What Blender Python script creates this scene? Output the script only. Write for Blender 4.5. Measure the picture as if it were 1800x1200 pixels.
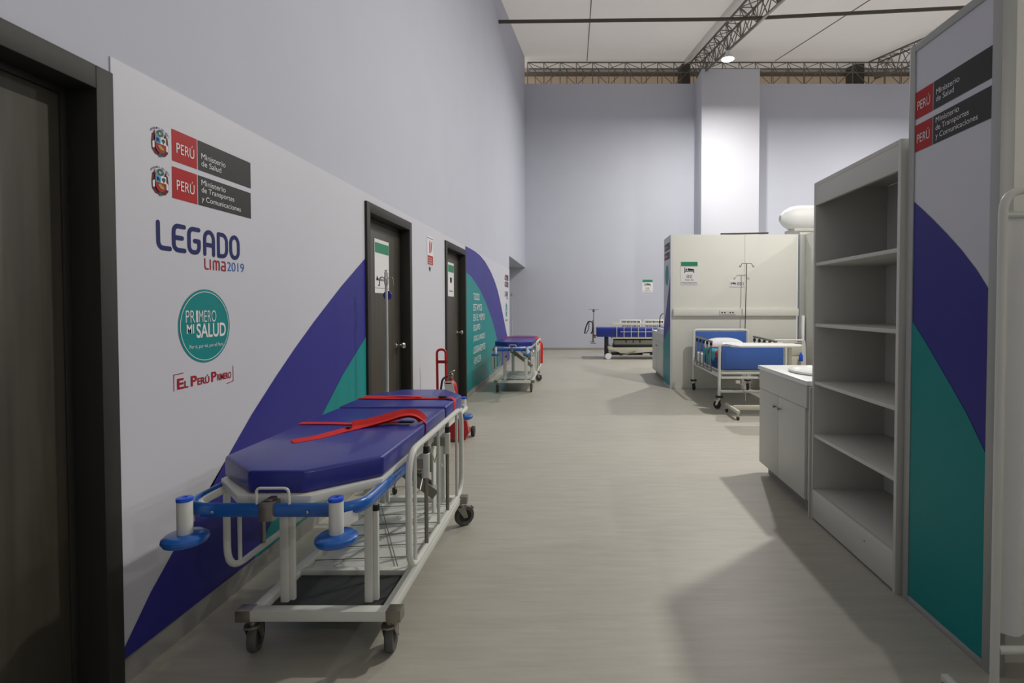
import bpy, bmesh, math, random
from mathutils import Vector, Matrix
random.seed(7)
S = bpy.context.scene
COL = S.collection
for o in list(bpy.data.objects):
    bpy.data.objects.remove(o)

# ------------------------------------------------------------------ camera
cam_d = bpy.data.cameras.new('camera'); cam = bpy.data.objects.new('camera', cam_d); COL.objects.link(cam)
cam_d.sensor_width = 36.0
cam_d.lens = 36.0 * 930 / 1800
cam_d.shift_x = -116 / 1800
cam_d.shift_y = -40 / 1800
cam.location = (0, 0, 1.34)
cam.rotation_euler = (math.radians(90) - math.atan(22 / 930.), 0, 0)
cam_d.clip_start = 0.05
S.camera = cam
# ------------------------------------------------------------------ world, exposure
w = bpy.data.worlds.new('hall'); S.world = w; w.use_nodes = True
w.node_tree.nodes['Background'].inputs[0].default_value = (1.0, 0.985, 0.975, 1)
w.node_tree.nodes['Background'].inputs[1].default_value = 0.76
S.view_settings.view_transform = 'Standard'; S.view_settings.look = 'None'
S.view_settings.gamma = 1; S.view_settings.use_curve_mapping = False
S.view_settings.exposure = 0.0
# lamps: (x, y, z, watts)
LAMPS = [(3.50, 12.5, 7.10, 335), (3.6, 5.15, 6.2, 255), (5.1, -3.2, 4.1, 75), (9.0, 12.5, 7.1, 300), (9.0, 5.15, 6.2, 150)]  # last two: unseen lamps added to brighten the hall from the right
LAMP_COL = (1.0, 0.965, 0.90)

# ------------------------------------------------------------------ materials
def srgb(c):
    return tuple(((v / 255) / 12.92 if v / 255 <= 0.04045 else ((v / 255 + 0.055) / 1.055) ** 2.4) for v in c)
def mat(name, rgb, rough=0.5, metal=0.0, noise=0.0, scale=8.0, stretch=(1, 1, 1), spec=0.5, coat=0.0, bump=0.0, emit=0.0):
    m = bpy.data.materials.new(name); m.use_nodes = True
    nt = m.node_tree; b = nt.nodes['Principled BSDF']
    c = srgb(rgb)
    b.inputs['Base Color'].default_value = (*c, 1)
    b.inputs['Roughness'].default_value = rough
    b.inputs['Metallic'].default_value = metal
    b.inputs['Specular IOR Level'].default_value = spec
    b.inputs['Coat Weight'].default_value = coat
    if noise or bump:
        tc = nt.nodes.new('ShaderNodeTexCoord'); mp = nt.nodes.new('ShaderNodeMapping')
        mp.inputs['Scale'].default_value = stretch
        ns = nt.nodes.new('ShaderNodeTexNoise'); ns.inputs['Scale'].default_value = scale; ns.inputs['Detail'].default_value = 5
        nt.links.new(tc.outputs['Object'], mp.inputs[0]); nt.links.new(mp.outputs[0], ns.inputs['Vector'])
        if noise:
            rp = nt.nodes.new('ShaderNodeValToRGB')
            rp.color_ramp.elements[0].position = 0.3; rp.color_ramp.elements[1].position = 0.7
            rp.color_ramp.elements[0].color = (*[v * (1 - noise) for v in c], 1)
            rp.color_ramp.elements[1].color = (*[min(1, v * (1 + noise)) for v in c], 1)
            nt.links.new(ns.outputs['Fac'], rp.inputs[0]); nt.links.new(rp.outputs[0], b.inputs['Base Color'])
        if bump:
            bp = nt.nodes.new('ShaderNodeBump'); bp.inputs['Strength'].default_value = bump; bp.inputs['Distance'].default_value = 0.01
            nt.links.new(ns.outputs['Fac'], bp.inputs['Height']); nt.links.new(bp.outputs[0], b.inputs['Normal'])
    if emit:
        b.inputs['Emission Color'].default_value = (*c, 1); b.inputs['Emission Strength'].default_value = emit
    return m
MT = dict(
 wall=mat('painted_wall', (190, 193, 206), 0.75, noise=0.015, scale=1.5),
 vinyl=mat('white_vinyl', (203, 204, 213), 0.45, noise=0.01, scale=1.0),
 column=mat('column_paint', (198, 200, 210), 0.6, noise=0.01, scale=2),
 skirt=mat('skirting', (150, 148, 144), 0.6, noise=0.05, scale=3),
 membrane=mat('tent_membrane', (240, 237, 234), 0.7, noise=0.02, scale=0.8),
 tentback=mat('tent_end', (204, 188, 166), 0.8, noise=0.08, scale=0.6),
 band=mat('tent_band', (120, 104, 88), 0.8, noise=0.05, scale=2),
 steel=mat('truss_steel', (118, 116, 108), 0.5, 0.3, noise=0.12, scale=5),
 steel_dk=mat('dark_steel', (78, 74, 66), 0.6, 0.1, noise=0.1, scale=3),
 frame_dk=mat('dark_wood_frame', (36, 36, 32), 0.62, noise=0.18, scale=4, stretch=(6, 6, .5)),
 leaf=mat('dark_wood_leaf', (66, 62, 54), 0.5, noise=0.2, scale=4, stretch=(7, 7, .5)),
 chrome=mat('chrome', (200, 198, 192), 0.18, 1.0, noise=0.02),
 brushed=mat('brushed_metal', (150, 146, 136), 0.38, 0.9, noise=0.08, scale=20),
 panel=mat('cream_panel', (222, 222, 215), 0.5, noise=0.01, scale=2),
 melamine=mat('white_melamine', (206, 206, 200), 0.45, noise=0.012, scale=2),
 counter=mat('white_counter', (236, 238, 240), 0.25, noise=0.01, scale=2),
 ceramic=mat('ceramic', (238, 240, 240), 0.12, noise=0.01, scale=2),
 enamel=mat('white_enamel', (216, 218, 212), 0.3, noise=0.02, scale=6),
 enamel2=mat('cream_enamel', (204, 202, 186), 0.4, noise=0.03, scale=6),
 purple=mat('print_purple', (50, 48, 136), 0.42, spec=0.25, noise=0.04, scale=0.8),
 teal=mat('print_teal', (10, 136, 136), 0.42, spec=0.25, noise=0.05, scale=0.8),
 red=mat('print_red', (172, 16, 20), 0.45, spec=0.25, noise=0.02, scale=3),
 char=mat('print_charcoal', (50, 50, 50), 0.45, spec=0.25, noise=0.02, scale=3),
 white=mat('print_white', (228, 228, 230), 0.5, spec=0.25, noise=0.01, scale=3),
 navy=mat('print_navy', (26, 36, 98), 0.45, spec=0.25, noise=0.02, scale=3),
 lred=mat('print_crimson', (160, 26, 44), 0.45, spec=0.25, noise=0.02, scale=3),
 lblue=mat('print_blue', (54, 100, 172), 0.45, spec=0.25, noise=0.02, scale=3),
 green=mat('sign_green', (30, 132, 92), 0.5, noise=0.02, scale=3),
 black=mat('print_black', (28, 28, 30), 0.5, spec=0.25, noise=0.02, scale=3),
 sky=mat('print_sky_blue', (96, 158, 200), 0.5, spec=0.25, noise=0.02, scale=3),
 leafg=mat('print_leaf_green', (30, 92, 66), 0.5, spec=0.25, noise=0.02, scale=3),
 gold=mat('print_gold', (176, 150, 50), 0.5, spec=0.25, noise=0.02, scale=3),
 maroon=mat('print_maroon', (96, 18, 30), 0.5, spec=0.25, noise=0.02, scale=3),
 paper=mat('sign_board', (226, 226, 228), 0.4, noise=0.01, scale=3),
 mattress=mat('blue_vinyl', (36, 42, 138), 0.36, noise=0.05, scale=3, coat=0.15, bump=0.04),
 matt2=mat('royal_vinyl', (34, 50, 140), 0.35, noise=0.05, scale=3),
 bumper=mat('bumper_blue', (22, 92, 176), 0.28, noise=0.04, scale=5, coat=0.3),
 capblue=mat('cap_blue', (34, 86, 214), 0.3, noise=0.03, scale=5),
 strap=mat('red_webbing', (206, 26, 24), 0.7, noise=0.1, scale=60),
 rubber=mat('grey_rubber', (82, 82, 80), 0.7, noise=0.08, scale=20),
 rubber_dk=mat('black_plastic', (30, 30, 32), 0.5, noise=0.08, scale=12),
 tray=mat('black_tray', (44, 46, 46), 0.6, noise=0.06, scale=10),
 greymetal=mat('grey_paint', (128, 128, 120), 0.5, noise=0.05, scale=6),
 exred=mat('extinguisher_red', (182, 26, 32), 0.3, noise=0.04, scale=5, coat=0.3),
 hbblue=mat('bed_board_blue', (62, 100, 178), 0.4, noise=0.03, scale=3),
 pillow=mat('pillow_cotton', (238, 240, 244), 0.85, noise=0.01, scale=6, bump=0.2),
 curtain=mat('curtain_cloth', (226, 226, 226), 0.85, noise=0.015, scale=8),
 duct=mat('duct_plastic', (236, 238, 238), 0.5, noise=0.01, scale=2),
 alu=mat('aluminium_profile', (166, 168, 166), 0.5, 0.2, noise=0.02, scale=4),
 satin=mat('satin_steel', (196, 196, 190), 0.45, 0.4, noise=0.02, scale=9),
 socket=mat('socket_plastic', (212, 210, 204), 0.4, noise=0.01, scale=6),
)
# floor: beige vinyl with faint streaks
def floor_mat():
    m = bpy.data.materials.new('vinyl_floor'); m.use_nodes = True; nt = m.node_tree; b = nt.nodes['Principled BSDF']
    tc = nt.nodes.new('ShaderNodeTexCoord'); mp = nt.nodes.new('ShaderNodeMapping'); mp.inputs['Scale'].default_value = (1.2, 9, 1)
    n = nt.nodes.new('ShaderNodeTexNoise'); n.inputs['Scale'].default_value = 3; n.inputs['Detail'].default_value = 9; n.inputs['Roughness'].default_value = 0.62
    r = nt.nodes.new('ShaderNodeValToRGB'); r.color_ramp.elements[0].position = .32; r.color_ramp.elements[1].position = .7
    r.color_ramp.elements[0].color = (*srgb((166, 163, 153)), 1); r.color_ramp.elements[1].color = (*srgb((179, 176, 165)), 1)
    L = nt.links.new; L(tc.outputs['Object'], mp.inputs[0]); L(mp.outputs[0], n.inputs['Vector']); L(n.outputs['Fac'], r.inputs[0]); L(r.outputs[0], b.inputs['Base Color'])
    n2 = nt.nodes.new('ShaderNodeTexNoise'); n2.inputs['Scale'].default_value = 1.3
    mr = nt.nodes.new('ShaderNodeMapRange'); mr.inputs[3].default_value = .38; mr.inputs[4].default_value = .5
    L(tc.outputs['Object'], n2.inputs['Vector']); L(n2.outputs['Fac'], mr.inputs[0]); L(mr.outputs[0], b.inputs['Roughness'])
    b.inputs['Specular IOR Level'].default_value = 0.4
    return m
MT['floor'] = floor_mat()
# tent skin: half of the daylight scattered through, half reflected
for k_, c_ in (('membrane', (245, 242, 239)), ('tentback', (226, 214, 198))):
    nt_ = MT[k_].node_tree; p_ = nt_.nodes['Principled BSDF']; tr_ = nt_.nodes.new('ShaderNodeBsdfTranslucent'); mx_ = nt_.nodes.new('ShaderNodeMixShader')
    tr_.inputs[0].default_value = (*srgb(c_), 1); mx_.inputs[0].default_value = 0.5
    nt_.links.new(p_.outputs[0], mx_.inputs[1]); nt_.links.new(tr_.outputs[0], mx_.inputs[2]); nt_.links.new(mx_.outputs[0], nt_.nodes['Material Output'].inputs[0])
# printed children's fabric: patches of teal, blue, red and yellow
def cover_mat():
    m = bpy.data.materials.new('printed_fabric'); m.use_nodes = True; nt = m.node_tree; b = nt.nodes['Principled BSDF']
    tc = nt.nodes.new('ShaderNodeTexCoord'); v = nt.nodes.new('ShaderNodeTexVoronoi'); v.inputs['Scale'].default_value = 6
    s = nt.nodes.new('ShaderNodeSeparateColor'); r = nt.nodes.new('ShaderNodeValToRGB'); r.color_ramp.interpolation = 'CONSTANT'
    cols = [(24, 60, 140), (40, 150, 160), (30, 90, 160), (180, 40, 60), (60, 180, 190), (190, 160, 60), (20, 50, 120)]
    while len(r.color_ramp.elements) < len(cols): r.color_ramp.elements.new(0.5)
    for i, c in enumerate(cols):
        r.color_ramp.elements[i].position = i / len(cols); r.color_ramp.elements[i].color = (*srgb(c), 1)
    L = nt.links.new; L(tc.outputs['Object'], v.inputs['Vector']); L(v.outputs['Color'], s.inputs[0]); L(s.outputs[0], r.inputs[0]); L(r.outputs[0], b.inputs['Base Color'])
    b.inputs['Roughness'].default_value = .8
    return m
MT['cover'] = cover_mat()

# ------------------------------------------------------------------ builders
def wloc(o):
    v = Vector((0, 0, 0))
    while o is not None:
        v = v + o.location; o = o.parent
    return v
def tag(o, label=None, cat=None, group=None, kind=None):
    if label: o['label'] = label
    if cat: o['category'] = cat
    if group: o['group'] = group
    if kind: o['kind'] = kind
    return o
def thing(name, loc, label, cat, group=None):
    o = bpy.data.objects.new(name, None); COL.objects.link(o); o.location = loc; o.empty_display_size = 0.1
    return tag(o, label, cat, group)
def fillet(pts, rad, n=5, closed=False):
    P = [Vector(p) for p in pts]; out = []; N = len(P)
    for i in range(N):
        if not closed and i in (0, N - 1): out.append(P[i]); continue
        a, b, c = P[i - 1], P[i], P[(i + 1) % N]
        u = (a - b); v = (c - b); lu, lv = u.length, v.length
        d = min(rad, lu * .49, lv * .49); u.normalize(); v.normalize()
        if u.dot(v) < -.999: out.append(b); continue
        p0 = b + u * d; p1 = b + v * d
        for k in range(n + 1):
            t = k / n; out.append(p0 * (1 - t) ** 2 + b * 2 * t * (1 - t) + p1 * t * t)
    return out
class M:
    def __init__(s): s.b = bmesh.new()
    def box(s, x0, x1, y0, y1, z0, z1):
        vs = [s.b.verts.new((x, y, z)) for z in (z0, z1) for y in (y0, y1) for x in (x0, x1)]
        for f in ((0, 2, 3, 1), (4, 5, 7, 6), (0, 1, 5, 4), (2, 6, 7, 3), (0, 4, 6, 2), (1, 3, 7, 5)):
            s.b.faces.new([vs[i] for i in f])
        return s
    def obox(s, p0, p1, w, h, up=(0, 0, 1)):          # box beam between two points
        p0, p1 = Vector(p0), Vector(p1); d = (p1 - p0).normalized(); u = Vector(up)
        a = d.cross(u).normalized() * (w / 2); c = a.cross(d).normalized() * (h / 2)
        vs = [s.b.verts.new(p + i * a + j * c) for p in (p0, p1) for i, j in ((-1, -1), (1, -1), (1, 1), (-1, 1))]
        for f in ((3, 2, 1, 0), (4, 5, 6, 7), (0, 1, 5, 4), (1, 2, 6, 5), (2, 3, 7, 6), (3, 0, 4, 7)):
            s.b.faces.new([vs[i] for i in f])
        return s
    def tube(s, pts, r, seg=10, closed=False, caps=True, ry=None):
        P = [Vector(p) for p in pts]; N = len(P); ry = ry or r
        T = []
        for i in range(N):
            a = P[i - 1] if (i > 0 or closed) else P[0]; c = P[(i + 1) % N] if (i < N - 1 or closed) else P[-1]
            t = (c - a); T.append(t.normalized() if t.length else Vector((0, 0, 1)))
        up = Vector((0, 0, 1)) if abs(T[0].z) < .9 else Vector((1, 0, 0))
        n = (up - T[0] * up.dot(T[0])).normalized(); rings = []
        for i in range(N):
            n = (n - T[i] * n.dot(T[i])).normalized(); b = T[i].cross(n)
            rings.append([s.b.verts.new(P[i] + n * (math.cos(2 * math.pi * k / seg) * ry) + b * (math.sin(2 * math.pi * k / seg) * r)) for k in range(seg)])
        for i in range(N if closed else N - 1):
            A, B = rings[i], rings[(i + 1) % N]
            for k in range(seg):
                s.b.faces.new([A[k], A[(k + 1) % seg], B[(k + 1) % seg], B[k]])
        if caps and not closed:
            s.b.faces.new(rings[0][::-1]); s.b.faces.new(rings[-1])
        return s
    def rod(s, a, b, r, seg=10): return s.tube([a, b], r, seg)
    def lathe(s, prof, c, axis=(0, 0, 1), seg=20):
        ax = Vector(axis).normalized(); c = Vector(c)
        u = ax.orthogonal().normalized(); v = ax.cross(u); rings = []
        for r, h in prof:
            if r <= 1e-5: rings.append([s.b.verts.new(c + ax * h)])
            else: rings.append([s.b.verts.new(c + ax * h + u * (math.cos(2 * math.pi * k / seg) * r) + v * (math.sin(2 * math.pi * k / seg) * r)) for k in range(seg)])
        for A, B in zip(rings, rings[1:]):
            for k in range(seg):
                q = [A[k % len(A)], A[(k + 1) % len(A)], B[(k + 1) % len(B)], B[k % len(B)]]
                q2 = []
                for x in q:
                    if x not in q2: q2.append(x)
                if len(q2) > 2: s.b.faces.new(q2)
        for R, fl in ((rings[0], True), (rings[-1], False)):
            if len(R) > 2: s.b.faces.new(R[::-1] if fl else R)
        return s
    def prism(s, poly, axis, a, b):                   # poly in the other two coordinates
        def mk(p, t):
            l = list(p); l.insert('xyz'.index(axis), t); return s.b.verts.new(l)
        A = [mk(p, a) for p in poly]; B = [mk(p, b) for p in poly]; n = len(poly)
        s.b.faces.new(A); s.b.faces.new(B[::-1])
        for i in range(n): s.b.faces.new([A[i], B[i], B[(i + 1) % n], A[(i + 1) % n]])
        return s
    def flat(s, pts):
        s.b.faces.new([s.b.verts.new(p) for p in pts]); return s
    def raw(s, verts, faces):
        vs = [s.b.verts.new(v) for v in verts]
        for f in faces:
            try: s.b.faces.new([vs[i] for i in f])
            except ValueError: pass
        return s
    def build(s, name, m, parent=None, bevel=0, label=None, kind=None, closedfix=True, seg=2):
        bm = s.b
        if closedfix: bmesh.ops.recalc_face_normals(bm, faces=bm.faces)
        if bevel:
            es = [e for e in bm.edges if len(e.link_faces) == 2 and e.calc_face_angle(0) > .5]
            bmesh.ops.bevel(bm, geom=es, offset=bevel, segments=seg, affect='EDGES', profile=.5, clamp_overlap=True)
        for f in bm.faces: f.smooth = True
        for e in bm.edges:
            if len(e.link_faces) != 2 or e.calc_face_angle(0) > math.radians(35): e.smooth = False
        mn = Vector((1e9,) * 3); mx = Vector((-1e9,) * 3)
        for v in bm.verts:
            for i in range(3): mn[i] = min(mn[i], v.co[i]); mx[i] = max(mx[i], v.co[i])
        c = Vector(((mn.x + mx.x) / 2, (mn.y + mx.y) / 2, mn.z))
        for v in bm.verts: v.co -= c
        me = bpy.data.meshes.new(name); bm.to_mesh(me); bm.free()
        me.materials.append(MT[m] if isinstance(m, str) else m)
        o = bpy.data.objects.new(name, me); COL.objects.link(o)
        o.location = c - (wloc(parent) if parent else Vector((0, 0, 0)))
        if parent: o.parent = parent
        if label: o['label'] = label
        if kind: o['kind'] = kind
        return o
def box(name, x0, x1, y0, y1, z0, z1, m, parent=None, bevel=0.0, **k):
    return M().box(x0, x1, y0, y1, z0, z1).build(name, m, parent, bevel, **k)
def tree(o):
    r = [o]
    for c in o.children: r += tree(c)
    return r
def copy_tree(o, parent=None):
    kids = list(o.children)
    c = o.copy(); COL.objects.link(c); c.parent = parent
    for ch in kids: copy_tree(ch, c)
    return c
# text on a plane. P: (origin, U, V, N)
def text(s, P, u, v, w, h, layer, m, parent, name='lettering', align='L', bold=0.0):
    cu = bpy.data.curves.new('t', 'FONT'); cu.body = s; cu.size = 1; cu.offset = bold
    ob = bpy.data.objects.new('t', cu); COL.objects.link(ob)
    bpy.context.view_layer.update()
    me = bpy.data.meshes.new_from_object(ob.evaluated_get(bpy.context.evaluated_depsgraph_get()))
    vs = [x.co.copy() for x in me.vertices]; fs = [list(p.vertices) for p in me.polygons]
    bpy.data.objects.remove(ob); bpy.data.curves.remove(cu); bpy.data.meshes.remove(me)
    x0 = min(p.x for p in vs); x1 = max(p.x for p in vs); y0 = min(p.y for p in vs); y1 = max(p.y for p in vs)
    sy = h / (y1 - y0); sx = (w / (x1 - x0)) if w else sy
    out = [pl(P, u + (p.x - x0) * sx, v + (p.y - y0) * sy, layer) for p in vs]
    q = M().raw(out, fs)
    return q.build(name, m, parent, closedfix=False)
def pl(P, u, v, layer):
    o, U, V, N = P
    return Vector(o) + Vector(U) * u + Vector(V) * v + Vector(N) * layer
def poly(name, pts, P, layer, m, parent):
    q = M()
    q.flat([pl(P, a, b, layer) for a, b in pts])
    bmesh.ops.triangulate(q.b, faces=q.b.faces)
    return q.build(name, m, parent, closedfix=False)
def rect(name, u0, v0, u1, v1, P, layer, m, parent):
    return poly(name, [(u0, v0), (u1, v0), (u1, v1), (u0, v1)], P, layer, m, parent)
def circ(cu, cv, r, n=40, rv=None):
    return [(cu + r * math.cos(2 * math.pi * i / n), cv + (rv or r) * math.sin(2 * math.pi * i / n)) for i in range(n)]
def ring(name, cu, cv, r0, r1, P, layer, m, parent, n=48):
    a = circ(cu, cv, r0, n); b = circ(cu, cv, r1, n); q = M()
    q.raw([pl(P, x, y, layer) for x, y in a + b], [(i, (i + 1) % n, n + (i + 1) % n, n + i) for i in range(n)])
    return q.build(name, m, parent, closedfix=False)
def strokes(name, lines, r, P, layer, m, parent, map2):
    q = M(); k = 0
    for ln in lines:
        pts = [Vector(map2(*p)) for p in ln]
        for p in pts:
            q.flat([pl(P, x, y, layer + k * 2e-5) for x, y in circ(p.x, p.y, r, 14)]); k += 1
        for a, b in zip(pts, pts[1:]):
            d = (b - a)
            if d.length < 1e-6: continue
            n = Vector((-d.y, d.x)).normalized() * r
            q.flat([pl(P, t.x, t.y, layer + k * 2e-5) for t in (a + n, b + n, b - n, a - n)]); k += 1
    return q.build(name, m, parent, closedfix=False)
def arc(cx, cy, rx, ry, a0, a1, n=10):
    return [(cx + rx * math.cos(math.radians(a0 + (a1 - a0) * i / n)), cy + ry * math.sin(math.radians(a0 + (a1 - a0) * i / n))) for i in range(n + 1)]

# ================================================================== STRUCTURE
WX = -1.614
def ceil_z(y): return 8.87 + 0.222 * (y - 16.2)
fl = box('floor', -4.5, 13, -6, 18, -0.12, 0, 'floor', kind='structure')
ce = M().prism([(-6, ceil_z(-6)), (17.7, ceil_z(17.7)), (17.7, ceil_z(17.7) + .12), (-6, ceil_z(-6) + .12)], 'x', -1.9, 13).build('ceiling', 'membrane', kind='structure')
for sx in (0.28, 6.13):
    M().rod((sx, 4, ceil_z(4) - .006), (sx, 16.6, ceil_z(16.6) - .006), 0.012, 6).build('seam', 'band', ce)
M().obox((3.33, 4, ceil_z(4) - .06), (3.33, 16.6, ceil_z(16.6) - .06), .10, .10).build('keder_strip', 'membrane', ce)
# left wall with three door openings and the recess
WT = WX - 0.16
D1, D2, D3, NI = (0.72, 1.832), (4.012, 5.092), (6.408, 7.564), 12.437
DH = 2.125
wl = M()
for a, b in ((-6, D1[0]), (D1[1], D2[0]), (D2[1], D3[0]), (D3[1], NI)):
    wl.box(WT, WX, a, b, 0, DH)
wl.prism([(-6, DH), (NI, DH), (NI, 2.53), (16.2, 2.53), (16.2, ceil_z(16.2)), (-6, ceil_z(-6))], 'x', WT, WX)
wall_left = wl.build('wall_left', 'wall', kind='structure')
# recess behind the opening
rc = M().box(-4.4, WX - .001, NI + .001, 16.2, 2.52, 2.60).box(-4.4, WT, NI - .12, NI, 0, 2.53).box(-4.5, -4.4, NI - .12, 16.2, 0, 2.65)
rc.build('wall_recess', 'wall', kind='structure')
wf = M().box(-4.5, 13, 16.2, 16.36, 0, 8.08).build('wall_far', 'wall', kind='structure')
box('column', 3.54, 5.2, 15.28, 16.2, 0, 8.12, 'column', wf, 0.006)
box('baseboard_far', -4.4, 3.5, 16.185, 16.2, 0, 0.07, 'skirt', kind='structure')
bl = M()
for a, b in ((D1[1] + .005, D2[0] - .005), (D2[1] + .005, D3[0] - .005), (D3[1] + .005, NI)):
    bl.box(WX, WX + .012, a, b, 0, 0.085)
bl.build('baseboard_left', 'skirt', kind='structure')
# tent gable behind the truss
box('wall_gable', -1.9, 13, 17.55, 17.7, 6.5, 9.15, 'tentback', kind='structure')
g = box('band', -1.9, 13, 17.50, 17.55, 8.88, 8.98, 'band', bpy.data.objects['wall_gable'])
box('hem', -1.9, 13, 17.49, 17.55, 9.0, 9.12, 'membrane', bpy.data.objects['wall_gable'])
box('wall_hall_right', 13, 13.15, -6, 17.7, 0, 9.1, 'wall', kind='structure')
box('wall_rear', -1.8, 13.15, -6.15, -6, 0, 4.05, 'wall', kind='structure')

# vinyl printed sheet on the left wall
vs = M()
for a, b in ((D1[1] + .01, D2[0] - .006), (D2[1] + .006, D3[0] - .006), (D3[1] + .006, NI)):
    vs.box(WX, WX + .004, a, b, 0.088, DH + .012)
vs.box(WX, WX + .004, D1[1] + .01, NI, DH + .012, 2.2)
vs.build('vinyl_sheet', 'vinyl', wall_left, label='smooth white printed lining on the lower wall')
PL = ((WX + .004, 0, 0), (0, 1, 0), (0, 0, 1), (1, 0, 0))
e = .0012
O1 = [(1.842, .122), (1.968, .264), (2.104, .387), (2.305, .543), (2.429, .662), (2.599, .808), (2.808, .965), (3.0, 1.1), (3.227, 1.248), (3.6, 1.475), (4.006, 1.70)]
poly('purple_print', [(1.842, .088)] + O1 + [(4.006, .088)], PL, e, 'purple', wall_left)
poly('teal_print', [(4.006, 1.108), (3.6, .868), (3.313, .66), (3.005, .41), (2.775, .235), (2.687, .165), (2.6, .088), (4.006, .088)], PL, 2 * e, 'teal', wall_left)
poly('purple_print', [(7.571, 2.2), (7.9, 2.2), (8.3, 2.195), (8.7, 2.175), (9.2, 2.11), (9.765, 1.98), (10.25, 1.82), (10.656, 1.635), (11.0, 1.41), (11.37, 1.13), (11.8, .82), (12.188, .527), (12.43, .2), (12.43, .088), (7.571, .088)], PL, e, 'purple', wall_left)
poly('teal_print', [(7.571, 1.835), (7.95, 1.79), (8.3, 1.71), (8.7, 1.60), (9.05, 1.475), (9.35, 1.35), (9.62, 1.216), (9.9, 1.08), (10.135, .937), (10.4, .76), (10.557, .635), (10.75, .4), (10.9, .088), (7.571, .088)], PL, 2 * e, 'teal', wall_left)
for s, z, wd in (('TODOS', 1.435, .5), ('ESTAMOS', 1.27, .72), ('EN EL MISMO', 1.11, .96), ('EQUIPO', .945, .56), ('\u00a1SOLO UNIDOS', .775, 1.0), ('LOGRAREMOS', .605, 1.02), ('VENCER', .437, .62)):
    text(s, PL, 8.13, z, wd, .108, 3 * e, 'white', wall_left, bold=.003)

def peru_bar(P, u, v, m2, lines, parent, L=e, wd=.36, sq=.138, ht=.125, k=1.0):
    rect('logo_square', u, v, u + sq * k, v + ht * k, P, L, 'red', parent)
    rect('logo_bar', u + (sq + .006) * k, v, u + (sq + .006 + wd) * k, v + ht * k, P, L, 'char', parent)
    text('PER\u00da', P, u + .022 * k, v + .036 * k, .098 * k, .052 * k, 2 * L, 'white', parent)
    tops = {2: (.052, .021), 3: (.087, .056, .018)}[len(lines)]
    for s, t in zip(lines, tops):
        wl_ = {'Ministerio': .155, 'de Salud': .125, 'de Transportes': .215, 'y Comunicaciones': .262}[s]
        hh = .03 if s in ('y Comunicaciones', 'de Transportes') else .024
        text(s, P, u + (sq + .024) * k, v + (t - (.006 if hh > .025 else 0)) * k, wl_ * k, hh * k, 2 * L, 'white', parent)
def crest(P, u, v, parent):                       # u,v: centre of the shield
    L = e
    P = (pl(P, u, v, 0), Vector(P[1]) * .94, Vector(P[2]) * .80, P[3]); u = v = 0
    for i, ch in enumerate('REPUBLICA DEL PERU'):
        if ch == ' ': continue
        a = math.radians(152 - i * 124 / 17)
        text(ch, P, u + .052 * math.cos(a) - .0025, v + .020 + .046 * math.sin(a), .0055, .0085, L, 'navy', parent)
    for s in (-1, 1):
        poly('flag', [(u + s * .012, v + .012), (u + s * .026, v + .045), (u + s * .040, v + .034), (u + s * .044, v - .004), (u + s * .042, v - .038), (u + s * .026, v - .058), (u + s * .006, v - .062), (u + s * .02, v - .02)], P, L, 'maroon', parent)
        poly('flag', [(u + s * .03, v + .005), (u + s * .041, v - .004), (u + s * .040, v - .032), (u + s * .030, v - .03)], P, 2 * L, 'white', parent)
        poly('flag', [(u + s * .028, v + .062), (u + s * .024, v + .03), (u + s * .034, v + .03)], P, 2 * L, 'maroon', parent)
    poly('shield', [(u - .028, v + .03), (u, v + .03), (u, v - .004), (u - .028, v - .004)], P, 3 * L, 'sky', parent)
    poly('shield', [(u + .028, v + .03), (u, v + .03), (u, v - .004), (u + .028, v - .004)], P, 3 * L, 'white', parent)
    poly('shield', [(u - .028, v - .004), (u + .028, v - .004), (u + .026, v - .03), (u + .014, v - .045), (u, v - .05), (u - .014, v - .045), (u - .026, v - .03)], P, 3 * L, 'lred', parent)
    poly('tree', circ(u + .014, v + .014, .009, 12), P, 4 * L, 'leafg', parent)
    rect('tree', u + .0125, v - .002, u + .0155, v + .008, P, 4 * L, 'maroon', parent)
    poly('horn', [(u - .018, v - .016), (u - .004, v - .010), (u + .014, v - .022), (u + .016, v - .032), (u, v - .034), (u - .01, v - .026)], P, 4 * L, 'gold', parent)
    poly('animal', [(u - .021, v), (u - .020, v + .012), (u - .021, v + .022), (u - .018, v + .022), (u - .016, v + .014), (u - .008, v + .013), (u - .007, v), (u - .010, v), (u - .010, v + .007), (u - .018, v + .007), (u - .018, v)], P, 4 * L, 'navy', parent)
    ring('wreath', u, v + .046, .009, .0165, P, 3 * L, 'leafg', parent, 24)
    poly('ribbon', [(u - .004, v - .05), (u + .004, v - .05), (u + .007, v - .068), (u, v - .064), (u - .007, v - .068)], P, 3 * L, 'leafg', parent)
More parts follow.
